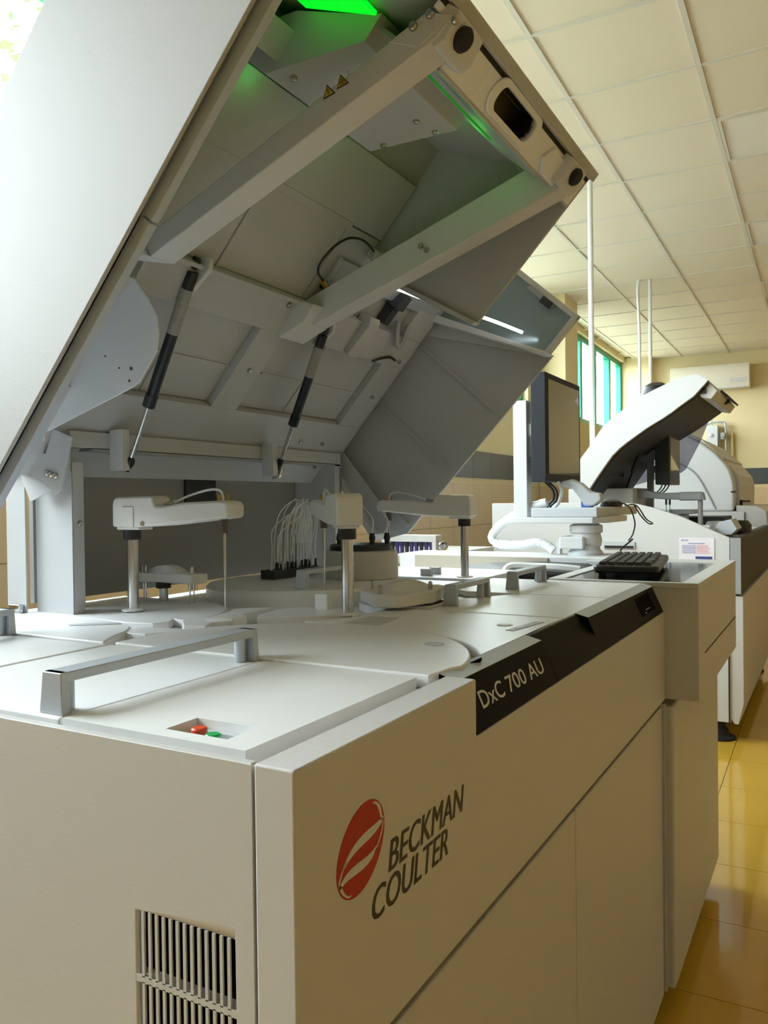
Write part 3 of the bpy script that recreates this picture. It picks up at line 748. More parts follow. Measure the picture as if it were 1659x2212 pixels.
# far part: end wall with three seams, sloped edge beam, window, light bar
fwp = [(0.674, -0.322), (0.057, -0.312), (-0.009, -0.268), (0.06, 0.0), (0.515, 0.0)]
fwall = hb(MB().prism(fwp, 'y', 1.995, 2.003), 'far_wall', HOODIN)
hb(MB().prism([(0.672, -0.322), (0.676, -0.318), (0.572, 0.0), (0.505, 0.0)], 'y', 1.988, 1.994), 'wall_upper', WHITE, bevel=0)
for u, top in ((0.475, 0.0), (0.275, 0.0), (0.075, 0.0)):
    hb(MB().box(u-0.004, u+0.004, 1.9885, 1.9955, -0.30, -0.004), 'wall_seam', HOODIN, bevel=0)
hb(MB().prism([(0.662, -0.312), (0.678, -0.330), (0.567, 0.0), (0.545, 0.0)], 'y', 1.925, 1.995), 'edge_beam', WHITE, bevel=0.003)
glass = hb(MB().prism([(0.674, -0.306), (0.782, -0.306), (0.782, -0.002), (0.565, -0.002)], 'y', 1.985, 1.990), 'end_window', BLUEG, bevel=0)
hb(MB().box(0.776, 0.790, 1.972, 1.998, -0.316, 0.0), 'window_frame', WHITE)
hb(MB().prism([(0.672, -0.316), (0.790, -0.316), (0.790, -0.303), (0.668, -0.303)], 'y', 1.976, 1.998), 'window_frame', WHITE)
hb(MB().box(0.764, 0.778, 1.965, 1.984, -0.245, -0.165), 'window_latch', GREYP)
hb(MB().box(0.758, 0.776, 1.960, 1.972, -0.246, -0.215), 'window_latch_knob', DGREY)
tube_pts = [(0.5948, 1.60, -0.0443), (0.6150, 1.70, -0.0960), (0.6361, 1.765, -0.1400), (0.6600, 1.85, -0.195), (0.6770, 1.93, -0.2430)]
hb(MB().tube(tube_pts, 0.0042), 'light_bar', WHITELED, bevel=0)
hb(MB().box(0.585, 0.60, 1.57, 1.93, -0.012, 0.0).prism([(0.55, 0.0), (0.60, 0.0), (0.60, -0.03), (0.56, -0.02)], 'y', 1.56, 1.92), 'light_rail', SILVER)
hb(MB().box(0.55, 0.59, 1.70, 1.735, -0.045, 0.0).box(0.50, 0.56, 1.715, 1.74, -0.03, 0.0), 'hinge_block', DGREY, bevel=0.004)
hb(MB().tube([(0.515, 1.80, -0.01), (0.49, 1.79, -0.035), (0.47, 1.80, -0.045), (0.475, 1.82, -0.045), (0.52, 1.84, -0.02)], 0.007), 'hinge_hose', GREYP, bevel=0)
hb(MB().tube([(0.40, 1.78, -0.026), (0.415, 1.80, -0.030), (0.425, 1.84, -0.028), (0.42, 1.88, -0.025)], 0.003), 'cable_loop', BLACK, bevel=0)
hb(MB().prism([(0.41, -0.004), (0.50, -0.004), (0.51, -0.035), (0.49, -0.045), (0.40, -0.04)], 'y', 1.64, 1.685), 'hinge_arm', HOODIN, bevel=0.003)
# two support arms across the opening
hb(MB().prism([(0.498, -0.063), (0.974, -0.297), (0.9934, -0.338), (0.959, -0.333), (0.4928, -0.0995)], 'y', 0.905, 0.955), 'support_arm', WHITE, bevel=0.003)
hb(MB().prism([(0.445, 0.0), (0.540, 0.0), (0.505, -0.060), (0.4928, -0.0985), (0.450, -0.020)], 'y', 0.90, 0.952), 'arm_foot', WHITE, bevel=0.002)
hb(MB().prism([(0.470, -0.002), (0.946, -0.262), (0.9600, -0.338), (0.9428, -0.336), (0.455, -0.062)], 'y', 1.42, 1.47), 'support_arm', WHITE, bevel=0.003)
hb(MB().prism([(0.475, -0.002), (0.389, -0.002), (0.395, -0.032), (0.455, -0.061), (0.50, -0.06)], 'y', 1.385, 1.475), 'arm_foot', WHITE, bevel=0.003)
for yy, yb in ((0.938, 0.933), (1.430, 1.428)):
    hb(MB().prism([(0.950, -0.316), (1.000, -0.316), (1.000, -0.340), (0.965, -0.345), (0.950, -0.338)], 'y', yy-0.032, yy+0.045), 'corner_block', WHITE, bevel=0.003)
    hb(MB().lathe((0.979, yb, -0.343), [(0.0150, 0), (0.0160, -0.006), (0.012, -0.011), (0.0, -0.012)], 18), 'bumper', RUBBER, bevel=0)
hb(MB().prism([(0.925, -0.275), (0.978, -0.301), (0.990, -0.335), (0.940, -0.318)], 'y', 0.9030, 0.9052), 'arm_plate', WHITE, bevel=0.0008)
# screws
scr = MB().lathe((0, 0, 0), [(0.0062, 0), (0.0062, 0.003), (0.0045, 0.0055), (0.0, 0.006)], 12)
sproto = None
def screw(u, y, v, axis):
    global sproto
    if sproto is None:
        sproto = hb(scr, 'screw', SCREWM, bevel=0); o_ = sproto
    else:
        o_ = sproto.copy(); COL.objects.link(o_); o_.parent = hood
    o_.location = (u, y, v)
    o_.rotation_euler = {'-v': (PI, 0, 0), '-y': (PI/2, 0, 0)}[axis]
for u, v in ((0.9558, -0.296), (0.9775, -0.308)): screw(u, 0.9030, v, '-y')
for u, v in ((0.7204, -0.1711), (0.7216, -0.1861)): screw(u, 1.42, v, '-y')
for u, y, v in ((0.468, 1.362, -0.024), (0.300, 1.372, -0.022), (0.09, 1.25, -0.022), (0.30, 1.895, -0.022), (0.13, 1.72, -0.022), (0.13, 1.82, -0.022), (0.06, 1.80, -0.022), (0.05, 1.86, -0.022), (0.42, 1.90, -0.024), (0.988, 0.905, -0.341)):
    screw(u, y, v, '-v')
# electronics box across the front corner of the roof, its lower face level
def lvl(u, v, d):      # point at distance d along the world-horizontal direction inside the hood
    a = -math.radians(48); return (u+d*math.cos(a), v+d*math.sin(a))
L0 = (0.803, -0.077)
R0 = (0.914, -0.2036)
S0 = (0.9555, -0.2033)
boxp = [L0, R0, S0, (0.9455, -0.186), (0.897, -0.070), (0.840, -0.006), (0.803, -0.006)]
ebx = hb(MB().prism(boxp, 'y', 0.947, 1.250), 'electronics_box', HOODIN, bevel=0.0015)
def lscrew(d, y):
    o_ = sproto.copy(); COL.objects.link(o_); o_.parent = hood
    u, v = lvl(L0[0], L0[1], d); o_.location = (u, y, v); o_.rotation_euler = (PI, -(PI/2-math.radians(42)), 0)
    o_.rotation_euler = (0, math.radians(48)+PI, 0)
for d, y in ((0.035, 1.235), (0.135, 1.235), (0.125, 1.185), (0.03, 0.975)): lscrew(d, y)
A_ = lvl(L0[0], L0[1], 0.11); B_ = lvl(L0[0], L0[1], 0.112)
hb(MB().prism([A_, B_, (B_[0]-0.0008, B_[1]-0.0008), (A_[0]-0.0008, A_[1]-0.0008)], 'y', 1.06, 1.21), 'cover_joint', DGREY, bevel=0)
# switch box on the near side of the roof
hb(MB().box(0.826, 0.873, 0.885, 0.962, -0.085, -0.004), 'switch_box', HOODIN, bevel=0.0015)
hb(MB().box(0.834, 0.848, 0.962, 0.965, -0.086, -0.078), 'status_lamp', GREENLED, bevel=0)
hb(MB().box(0.815, 0.826, 0.90, 0.93, -0.03, -0.022), 'cable_clip', DGREY)
# green lamp strip above the box and a lamp slot by the flange
hb(MB().prism([(0.905, -0.092), (0.947, -0.205), (0.952, -0.203), (0.910, -0.090)], 'y', 0.895, 0.938), 'green_lamp', GREENLED, bevel=0)
hb(MB().box(0.9275, 0.9300, 0.98, 1.20, -0.300, -0.290), 'green_lamp_slit', mat('dim_green_led', (0.02, 0.3, 0.04), 0.5, emit=(0.03, 1, 0.06), estr=0.10), bevel=0)
for (u, y, v, e) in ((0.915, 1.30, -0.200, 0.05), (0.785, 0.985, -0.035, 0.016), (0.785, 1.19, -0.035, 0.016)):
    ld = bpy.data.lights.new('green_led_light', 'POINT'); ld.energy = e; ld.color = (0.05, 1.0, 0.10); ld.shadow_soft_size = 0.02
    lo = bpy.data.objects.new('green_led_light', ld); COL.objects.link(lo); lo.parent = hood; lo.location = (u, y, v)
# warning stickers on the near support arm
def tri(cx, cy, s, rot):
    return [(cx+s*math.cos(math.radians(rot+a)), cy+s*math.sin(math.radians(rot+a))) for a in (90, 210, 330)]
for k, (cu, cv) in enumerate(((0.8346, -0.2323), (0.8546, -0.2428))):
    rot = -36
    hb(MB().prism(tri(cu, cv, 0.0112, rot), 'y', 0.9043, 0.9049), 'warning_sign', INK, bevel=0)
    hb(MB().prism(tri(cu, cv, 0.0082, rot), 'y', 0.9038, 0.9044), 'warning_sign_face', YEL, bevel=0)
    if k == 0:
        d = Vector((math.cos(math.radians(rot+90)), math.sin(math.radians(rot+90)))); n = Vector((-d.y, d.x))
        c = Vector((cu, cv))
        q = [c+d*0.0045+n*0.001, c+d*0.0045-n*0.001, c-d*0.001-n*0.0006, c-d*0.001+n*0.0006]
        hb(MB().prism([tuple(p) for p in q], 'y', 0.9034, 0.9039).prism(circ(*(c-d*0.0027), 0.0009, 0, 360, 10)[:-1], 'y', 0.9034, 0.9039), 'exclamation_mark', INK, bevel=0)
    else:
        g = MB()
        for a in (90, 210, 330):
            x, y = cu+0.0021*math.cos(math.radians(a+rot)), cv+0.0021*math.sin(math.radians(a+rot))
            g.ring(circ(x, y, 0.0022, 0, 360, 12)[:-1], circ(x, y, 0.0014, 0, 360, 12)[:-1], 'y', 0.9034, 0.9039)
        hb(g, 'biohazard_mark', INK, bevel=0)
hb(MB().prism([(0.869, -0.2410), (0.8705, -0.2420), (0.867, -0.2470), (0.8655, -0.2460)], 'y', 0.9043, 0.9049), 'scuff_mark', GREYP, bevel=0)
# cable loop with brass plug beside the far support arm
hb(MB().tube([(0.5417, 1.415, -0.03), (0.5549, 1.3792, -0.03), (0.5775, 1.3652, -0.032), (0.6148, 1.3708, -0.034), (0.6407, 1.3901, -0.035), (0.6504, 1.412, -0.035), (0.6545, 1.4408, -0.035), (0.6496, 1.4807, -0.034), (0.6391, 1.5187, -0.03)], 0.0026), 'cable', BLACK, bevel=0)
hb(MB().cyl((0.5417, 1.408, -0.03), (0.532, 1.432, -0.03), 0.0055), 'cable_plug', BRASS, bevel=0)
hb(MB().box(0.54, 0.60, 1.44, 1.53, -0.022, -0.008), 'sensor_block', HOODIN, bevel=0.004)
hb(MB().box(0.522, 0.535, 1.435, 1.46, -0.035, -0.01), 'sensor_socket', BLACK, bevel=0.002)
hb(MB().box(0.628, 0.650, 1.50, 1.55, -0.040, -0.02), 'cable_saddle', WHITE, bevel=0.004)
# near hinge side plate, hinge link, far hinge link
pl_ = [(0.425, 0.0), (0.422, -0.020), (0.415, -0.075), (0.404, -0.110), (0.385, -0.130), (0.362, -0.145), (0.300, -0.147), (0.284, -0.140), (0.088, -0.018), (0.075, -0.026), (0.065, -0.012), (0.080, 0.0)]
hb(MB().prism(pl_, 'y', 0.968, 0.971), 'hinge_plate', PLATEW, bevel=0)
hb(MB().prism([(0.425, 0.0), (0.422, -0.024), (0.455, -0.024), (0.46, 0.0)], 'y', 0.90, 0.972), 'plate_flange', GREYP, bevel=0)
for u, v, r in ((0.285, -0.055, 0.0016), (0.290, -0.095, 0.0016), (0.306, -0.118, 0.003), (0.288, -0.128, 0.002)):
    hb(MB().cyl((u, 0.9672, v), (u, 0.9685, v), r, n=10), 'plate_hole', DGREY, bevel=0)
lk = [(0.105, -0.026), (0.125, -0.075), (0.035, -0.115), (0.018, -0.108), (0.012, -0.062), (0.02, -0.052)]
hb(MB().prism(lk, 'y', 0.972, 0.976), 'hinge_link', HOODIN, bevel=0.001)
for d in (-0.010, 0.0, 0.011):
    hb(MB().lathe((0.040+d*0.55, 0.9725, -0.078+d*-1.0), [(0.006, 0), (0.006, -0.003), (0.004, -0.006), (0.0, -0.0062)], 14, (0, 1, 0)), 'hinge_bolt', STEEL, bevel=0)
hb(MB().prism([(-0.02, 0.0), (0.09, -0.012), (0.05, -0.030), (0.075, -0.07), (0.04, -0.105), (-0.04, -0.06)], 'y', 0.978, 0.981), 'hinge_ear', HOODIN, bevel=0)
# lower hinge bracket fixed to the near post
build(MB().box(-1.335, -1.245, 0.985, 1.009, 1.262, 1.285).box(-1.255, -1.224, 0.995, 1.009, 1.262, 1.325), 'hinge_bracket', HOODIN, parent=AN, bevel=0.0015)
hb(MB().prism([(0.06, 0.0), (0.005, -0.245), (0.022, -0.272), (0.070, -0.262), (0.105, -0.02)], 'y', 1.955, 1.960), 'hinge_link', HOODIN)
hb(MB().prism([(-0.009, -0.268), (0.010, -0.262), (0.065, -0.0), (0.055, 0.0)], 'y', 1.93, 2.0), 'wall_flange', HOODIN)
# gas struts
def strut(lo_, up_):
    lo_, up_ = Vector(lo_), Vector(up_); d = (up_-lo_).normalized(); L = (up_-lo_).length
    s = build(MB().cyl(lo_+d*(L*0.31), lo_+d*(L*0.955), 0.0108, n=20).cyl(lo_+d*(L*0.30), lo_+d*(L*0.36), 0.0122, n=20), 'gas_strut', NAVY, parent=AN)
    build(MB().cyl(lo_+d*0.012, lo_+d*(L*0.31), 0.0046, n=16), 'strut_rod', STEEL, parent=s)
    build(MB().cyl(lo_+d*(L*0.665), lo_+d*(L*0.875), 0.0111, n=20), 'strut_label', LABELM, parent=s)
    build(MB().lathe(lo_-d*0.004, [(0.006, -0.006), (0.0085, 0), (0.0085, 0.010), (0.005, 0.016)], 14, d), 'ball_socket', BLACK, parent=s)
    build(MB().lathe(up_+d*0.002, [(0.005, -0.016), (0.0085, -0.010), (0.0085, 0), (0.006, 0.006)], 14, d), 'ball_socket', BLACK, parent=s)
    build(MB().cyl(lo_-d*0.02, lo_+d*0.002, 0.004), 'strut_tail', BLACK, parent=s)
def hw(u, y, v):
    a = math.radians(48)
    return (-1.3157+u*math.cos(a)-v*math.sin(a), y, 1.2794+u*math.sin(a)+v*math.cos(a))
strut((-1.192, 1.121, 1.283), hw(0.485, 1.075, -0.022))
strut((-1.186, 1.596, 1.300), hw(0.445, 1.515, -0.030))
hb(MB().prism([(0.40, -0.022), (0.50, -0.022), (0.505, -0.034), (0.488, -0.046), (0.40, -0.03)], 'y', 1.086, 1.097), 'strut_lug', WHITE, bevel=0.002)
hb(MB().prism([(0.39, -0.022), (0.46, -0.022), (0.465, -0.034), (0.448, -0.044), (0.39, -0.03)], 'y', 1.525, 1.537), 'strut_lug', WHITE, bevel=0.002)

# ================================================================ SAMPLE FEEDER CABINET beyond the analyser
FD = thing('feeder_cabinet', 'beige rack feeder cabinet jutting into the aisle under the black keyboard', 'cabinet', (-0.6, 2.37, FLOOR))
fd = MB().box(-0.566, -0.2785, 1.976, 2.7575, 0.7275, 0.990)
build(fd, 'feeder_body', PANEL, parent=FD, bevel=0.003)
build(MB().ring([(-0.6365, 1.976), (-0.2785, 1.976), (-0.2785, 2.7575), (-0.6365, 2.7575)], [(-0.60, 1.998), (-0.317, 1.990), (-0.323, 2.64), (-0.60, 2.68)], 'z', 0.990, 1.003), 'worktop_rim', WHITE, parent=FD, bevel=0.002)
build(MB().prism([(-0.605, 1.99), (-0.310, 1.985), (-0.318, 2.645), (-0.605, 2.69)], 'z', 0.986, 1.0005), 'glass_top', GLASST, parent=FD)
build(MB().box(-0.2790, -0.2770, 2.07, 2.735, 0.8265, 0.8290), 'panel_groove', DARK, parent=FD)
build(MB().box(-0.3925, -0.3385, 1.990, 2.80, 0.030, 0.709), 'lower_door', PANEL, parent=FD, bevel=0.008)
build(MB().box(-1.38, -0.400, 1.982, 2.79, 0.03, 0.726), 'feeder_base', DGREY, parent=FD)
build(MB().box(-0.3925, -0.356, 1.976, 1.989, 0.030, 0.715), 'side_strip', LGREY, parent=FD)
for x in (-1.2, -0.45):
    for y in (2.1, 2.68):
        build(MB().cyl((x, y, FLOOR), (x, y, 0.035), 0.026), 'levelling_foot', RUBBER, parent=FD)
# open loading well, left of the worktop
build(MB().box(-1.47, -0.566, 1.982, 2.74, 0.72, 0.935), 'loading_deck', COVER, parent=FD, bevel=0.002)
build(MB().box(-1.47, -0.566, 2.735, 2.95, 0.72, 1.003), 'rear_rail', WHITE, parent=FD, bevel=0.004)
build(MB().box(-1.40, -0.88, 2.728, 2.733, 0.945, 0.998), 'rail_window', mat('rail_beige', (0.40, 0.36, 0.29), 0.3), parent=FD)
build(MB().prism([(-0.566, 0.935), (-0.566, 1.0), (-0.72, 1.0), (-0.68, 0.985), (-0.64, 0.95)], 'y', 2.60, 2.735), 'rail_gusset', LGREY, parent=FD)
build(MB().prism([(-1.0, 2.32), (-0.72, 2.31), (-0.60, 2.33), (-0.60, 2.69), (-0.90, 2.725), (-1.05, 2.62), (-1.08, 2.48)], 'z', 0.935, 0.986), 'rack_track', BLACK, parent=FD, bevel=0.006)
build(MB().cyl((-0.80, 2.40, 0.984), (-0.80, 2.40, 1.004), 0.016, n=20), 'track_knob', STEEL, parent=FD)
build(MB().tube([(-0.87, 2.28, 0.955), (-0.87, 2.32, 0.996), (-0.80, 2.34, 0.998), (-0.72, 2.34, 0.997), (-0.66, 2.35, 0.992)], 0.014), 'clear_hose', HOSE, parent=FD)
build(MB().box(-1.36, -0.83, 1.99, 2.30, 0.935, 0.992), 'loading_tray', WHITE, parent=FD, bevel=0.003)
for y in (2.02, 2.075):
    build(MB().box(-1.02, -0.99, y, y+0.02, 0.992, 1.012), 'rack_stop', GREYP, parent=FD, bevel=0.001)
# keyboard
KB = thing('keyboard', 'black computer keyboard lying end-on on the glossy black worktop', 'keyboard', (-0.475, 2.31, 1.0005))
ka = math.radians(97)
KM = Matrix.Translation((-0.498, 2.315, 1.0005)) @ Matrix.Rotation(ka, 4, 'Z')
body = MB().prism([(-0.232, -0.072), (-0.222, -0.082), (0.222, -0.082), (0.232, -0.072), (0.232, 0.072), (0.222, 0.080), (-0.222, 0.080), (-0.232, 0.072)], 'z', 0.010, 0.030)
body.xform(KM)
build(body, 'keyboard_case', BLACK, parent=KB, bevel=0.006, seg=3)
kf = MB()
for sx in (-0.2, 0.2):
    for sy in (-0.06, 0.06):
        kf.box(sx-0.012, sx+0.012, sy-0.008, sy+0.008, 0.0, 0.011)
build(kf.xform(KM), 'keyboard_feet', RUBBER, parent=KB)
KEYM = mat('key_black', (0.022, 0.022, 0.024), 0.42)
kp = None
for r in range(6):
    for c in range(21):
        w = 0.0185
        x = -0.205+c*0.0205; y = 0.058-r*0.0222
        if r == 5 and 4 <= c <= 8: continue
        km = MB()
        vs = [(-w/2, -w/2, 0), (w/2, -w/2, 0), (w/2, w/2, 0), (-w/2, w/2, 0), (-w*0.38, -w*0.36, 0.009), (w*0.38, -w*0.36, 0.009), (w*0.38, w*0.42, 0.009), (-w*0.38, w*0.42, 0.009)]
        if kp is None:
            km.add(vs, [(3,2,1,0),(4,5,6,7),(0,1,5,4),(1,2,6,5),(2,3,7,6),(3,0,4,7)])
            kp = build(km, 'key', KEYM, parent=KB, local=True); k_ = kp
        else:
            k_ = kp.copy(); COL.objects.link(k_); k_.parent = KB
        k_.location = KM @ Vector((x, y, 0.0295)) - ORIG[KB.name]; k_.rotation_euler = (0, 0, ka)
build(MB().box(-0.046, 0.046, -0.0095, 0.0095, 0.0, 0.009).xform(KM @ Matrix.Translation((-0.082, -0.053, 0.0295))), 'space_bar', KEYM, parent=KB, bevel=0.002)
# monitor arm: column, two trays and the pole
MS = thing('monitor_stand', 'white swivel stand with tray and tall pole carrying the monitor', 'stand', (-0.78, 2.86, 1.003))
build(MB().lathe((-0.785, 2.87, 1.003), [(0.062, 0), (0.062, 0.010), (0.052, 0.020), (0.050, 0.034)], 32), 'base_ring', LGREY, parent=MS)
build(MB().box(-0.862, -0.775, 2.805, 2.93, 1.026, 1.070), 'swivel_block', WHITE, parent=MS, bevel=0.006)
build(MB().lathe((-0.785, 2.88, 1.034), [(0.052, 0), (0.056, 0.02), (0.050, 0.045), (0.058, 0.05), (0.058, 0.074), (0.045, 0.080), (0.045, 0.092)], 32), 'column', PANEL, parent=MS)
build(MB().prism([(-1.05, 2.80), (-0.74, 2.80), (-0.70, 2.88), (-0.70, 3.15), (-1.05, 3.15)], 'z', 1.117, 1.139), 'arm_plate', WHITE, parent=MS, bevel=0.004)
build(MB().box(-0.963, -0.724, 2.800, 3.44, 1.1385, 1.1725), 'tray', LGREY, parent=MS, bevel=0.004)
build(MB().box(-1.032, -0.980, 2.81, 2.862, 1.138, 1.565), 'pole', WHITE, parent=MS, bevel=0.003)
build(MB().box(-0.992, -0.968, 2.83, 2.90, 1.36, 1.56), 'pole_bracket', GREYP, parent=MS, bevel=0.002)
build(MB().box(-0.992, -0.9665, 2.825, 2.905, 1.435, 1.48), 'bracket_block', WHITE, parent=MS, bevel=0.002)
MO = thing('monitor', 'tall dark grey flat monitor on the white stand, its screen reflecting beige walls', 'monitor', (-0.94, 3.02, 1.266))
build(MB().box(-0.962, -0.9045, 2.800, 3.243, 1.2665, 1.661), 'bezel', BEZEL, parent=MO, bevel=0.004)
build(MB().box(-0.9665, -0.962, 2.86, 3.19, 1.345, 1.63), 'monitor_back', BEZEL, parent=MO, bevel=0.001)
build(MB().box(-0.9046, -0.9030, 2.828, 3.222, 1.295, 1.638), 'screen', SCREEN, parent=MO)
tag(build(MB().tube([(-0.935, 2.875, 1.270), (-0.905, 2.88, 1.235), (-0.905, 2.885, 1.205), (-0.925, 2.89, 1.185), (-0.935, 2.90, 1.1735)], 0.005)
    .tube([(-0.930, 2.90, 1.270), (-0.898, 2.90, 1.235), (-0.900, 2.90, 1.20), (-0.920, 2.90, 1.180), (-0.930, 2.92, 1.1735)], 0.004), 'monitor_cable', BLACK), 'black cable pair hanging from the underside of the monitor', 'cable')
tag(build(MB().tube([(-0.90, 2.92, 1.268), (-0.885, 2.92, 1.235), (-0.895, 2.92, 1.195), (-0.915, 2.93, 1.1735)], 0.006), 'monitor_cable', PIPE), 'white cable hanging below the monitor beside the black ones', 'cable')
# spiral wrapped hose
hpts = [(-0.920, 2.85, 1.193), (-0.975, 2.85, 1.176), (-1.0285, 2.85, 1.154), (-1.083, 2.85, 1.1216), (-1.121, 2.85, 1.088), (-1.134, 2.85, 1.060), (-1.112, 2.85, 1.0405), (-1.066, 2.85, 1.034), (-1.012, 2.85, 1.036), (-0.958, 2.85, 1.046), (-0.9235, 2.85, 1.037), (-0.895, 2.85, 1.017)]
hs = build(MB().tube(hpts, lambda t: 0.0165+0.0022*(((t*22) % 1)-0.5), n=14, sub=8), 'spiral_hose', HOSE)
tag(hs, 'white spiral-wrapped cable hose curling beside the monitor stand', 'hose')
build(MB().prism([(2.838, 1.005), (2.862, 1.005), (2.868, 1.05), (2.85, 1.062), (2.832, 1.05)], 'x', -0.880, -0.868), 'hose_clip', WHITE, parent=hs)
SC = thing('barcode_scanner', 'white handheld barcode scanner with a blue base on the tray', 'scanner', (-0.80, 2.93, 1.1725))
build(MB().prism([(-0.885, 1.268), (-0.845, 1.276), (-0.812, 1.262), (-0.775, 1.228), (-0.742, 1.224), (-0.735, 1.200), (-0.765, 1.176), (-0.80, 1.176), (-0.815, 1.205), (-0.845, 1.243), (-0.885, 1.252)], 'y', 2.905, 2.955), 'scanner_body', LGREY, parent=SC, bevel=0.010, seg=3)
build(MB().box(-0.812, -0.775, 2.908, 2.952, 1.1725, 1.197), 'scanner_foot', BLUEP, parent=SC, bevel=0.004)
mo = build(MB().lathe((-0.752, 3.12, 1.1725), [(0.052, 0), (0.056, 0.006), (0.048, 0.020), (0.025, 0.028), (0.0, 0.0295)], 28), 'computer_mouse', BLACK)
mo.scale = (0.72, 1.25, 1.0); tag(mo, 'black computer mouse lying on the edge of the grey tray', 'mouse')
tag(build(MB().tube([(-0.745, 3.05, 1.186), (-0.71, 3.12, 1.185), (-0.70, 3.21, 1.161), (-0.70, 3.285, 1.105), (-0.695, 3.22, 1.062), (-0.64, 2.90, 1.055), (-0.575, 2.66, 1.070), (-0.60, 2.60, 1.035), (-0.545, 2.55, 1.022)], 0.0028), 'keyboard_cable', BLACK), 'thin black cable running from the tray down to the keyboard', 'cable')
tag(build(MB().tube([(-0.73, 3.25, 1.176), (-0.70, 3.318, 1.174), (-0.70, 3.496, 1.118), (-0.70, 3.64, 1.094), (-0.70, 3.55, 1.096), (-0.70, 3.404, 1.130), (-0.705, 3.30, 1.176)], 0.0028), 'mouse_cable', DGREY), 'grey cable loop hanging off the far side of the tray', 'cable')

# ================================================================ BENCH WITH TUBE RACK (seen through the gap under the hood)
BN = thing('side_bench', 'pale bench against the tiled wall behind the open hood', 'bench', (-1.95, 3.75, FLOOR))
build(MB().box(-2.25, -1.70, 3.45, 4.30, 0.90, 0.94), 'bench_top', PANEL, parent=BN, bevel=0.003)
for x in (-2.2, -1.76):
    for y in (3.5, 4.25):
        build(MB().box(x-0.02, x+0.02, y-0.02, y+0.02, FLOOR, 0.90), 'leg', LGREY, parent=BN)
RK = thing('tube_rack', 'cream framed rack of dark purple-capped tubes on the side bench', 'rack', (-1.86, 3.62, 0.94))
build(MB().box(-2.01, -1.722, 3.585, 3.655, 1.0, 1.034).box(-1.745, -1.722, 3.585, 3.655, 0.94, 1.0).box(-2.03, -2.005, 3.585, 3.655, 0.94, 1.034), 'rack_frame', PANEL, parent=RK, bevel=0.002)
for i in range(9):
    x = -1.985+0.0275*i
    build(MB().cyl((x, 3.62, 0.94), (x, 3.62, 0.985), 0.0105, n=10).cyl((x, 3.62, 0.975), (x, 3.62, 0.998), 0.0125, n=10), 'sample_tube', PURPLE if i % 3 else DGREY, parent=RK)
ck = build(MB().lathe((-1.69, 3.60, 0.982), [(0.024, 0), (0.024, 0.012), (0.018, 0.015), (0.006, 0.012)], 24, (0.5, -1, 0)).cyl((-1.69, 3.60, 0.94), (-1.69, 3.60, 0.97), 0.006), 'steel_dial', STEEL)
tag(ck, 'small round steel dial standing next to the purple tube rack', 'dial')

# ================================================================ SECOND ANALYSER (middle distance)
A2 = thing('clinical_analyzer', 'second white analyser with a curved open lid and a paper notice on its side', 'analyzer', (-0.9, 5.4, FLOOR))
build(MB().prism([(-1.75, 0.06), (-0.47, 0.06), (-0.47, 0.998), (-0.60, 1.058), (-0.70, 1.105), (-0.83, 1.150), (-0.93, 1.175), (-1.10, 1.185), (-1.75, 1.185)], 'y', 4.40, 4.44), 'side_panel', WHITE, parent=A2, bevel=0.004)
build(MB().box(-1.75, -0.475, 4.44, 6.5, 0.06, 0.985), 'cabinet', PANEL, parent=A2)
build(MB().prism([(-0.468, 0.718), (-0.425, 0.718), (-0.415, 0.735), (-0.415, 0.985), (-0.43, 1.0), (-0.468, 1.0)], 'y', 4.395, 6.5), 'bumper_front', DGREY, parent=A2, bevel=0.004)
build(MB().box(-0.4675, -0.417, 4.388, 4.396, 0.716, 0.999), 'bumper_end', GREYP, parent=A2, bevel=0.003)
build(MB().prism([(-0.475, 0.09), (-0.455, 0.055), (-0.435, 0.055), (-0.41, 0.16), (-0.41, 0.705), (-0.475, 0.705)], 'y', 4.405, 6.45), 'lower_door', PANEL, parent=A2, bevel=0.003)
build(MB().box(-0.481, -0.474, 4.396, 4.41, 0.06, 0.71), 'door_gap', DARK, parent=A2)
for y in (4.47, 6.3):
    build(MB().lathe((-0.53, y, FLOOR), [(0.075, 0), (0.075, 0.012), (0.045, 0.022), (0.04, 0.05), (0.025, 0.06), (0.025, 0.11)], 24), 'levelling_foot', RUBBER, parent=A2)
    build(MB().lathe((-1.6, y, FLOOR), [(0.075, 0), (0.075, 0.012), (0.045, 0.022), (0.04, 0.05), (0.025, 0.06), (0.025, 0.11)], 24), 'levelling_foot', RUBBER, parent=A2)
build(MB().box(-1.105, -0.938, 4.392, 4.402, 0.934, 0.973), 'grip_rim', LGREY, parent=A2)
build(MB().box(-1.097, -0.944, 4.390, 4.393, 0.937, 0.951), 'grip_slot', DARK, parent=A2)
for i in range(6):
    build(MB().box(-1.10+0.012*i, -1.094+0.012*i, 4.397, 4.401, 0.896, 0.912), 'side_slot', GREYP, parent=A2)
nt_ = build(MB().box(-0.7135, -0.543, 4.3968, 4.3998, 0.885, 0.996), 'paper_notice', PAPER)
tag(nt_, 'white paper notice with violet text taped on the second analyser', 'notice')
build(MB().box(-0.634, -0.553, 4.3955, 4.397, 0.888, 0.902), 'blue_bar', PAPERBLUE, parent=nt_, bevel=0.0008)
build(MB().box(-0.668, -0.588, 4.3955, 4.397, 0.966, 0.971), 'heading_line', INKV, parent=nt_)
build(MB().prism([(-0.705, 0.982), (-0.697, 0.992), (-0.689, 0.982)], 'y', 4.3955, 4.397).box(-0.688, -0.668, 4.3955, 4.397, 0.983, 0.987), 'notice_mark', INKV, parent=nt_)
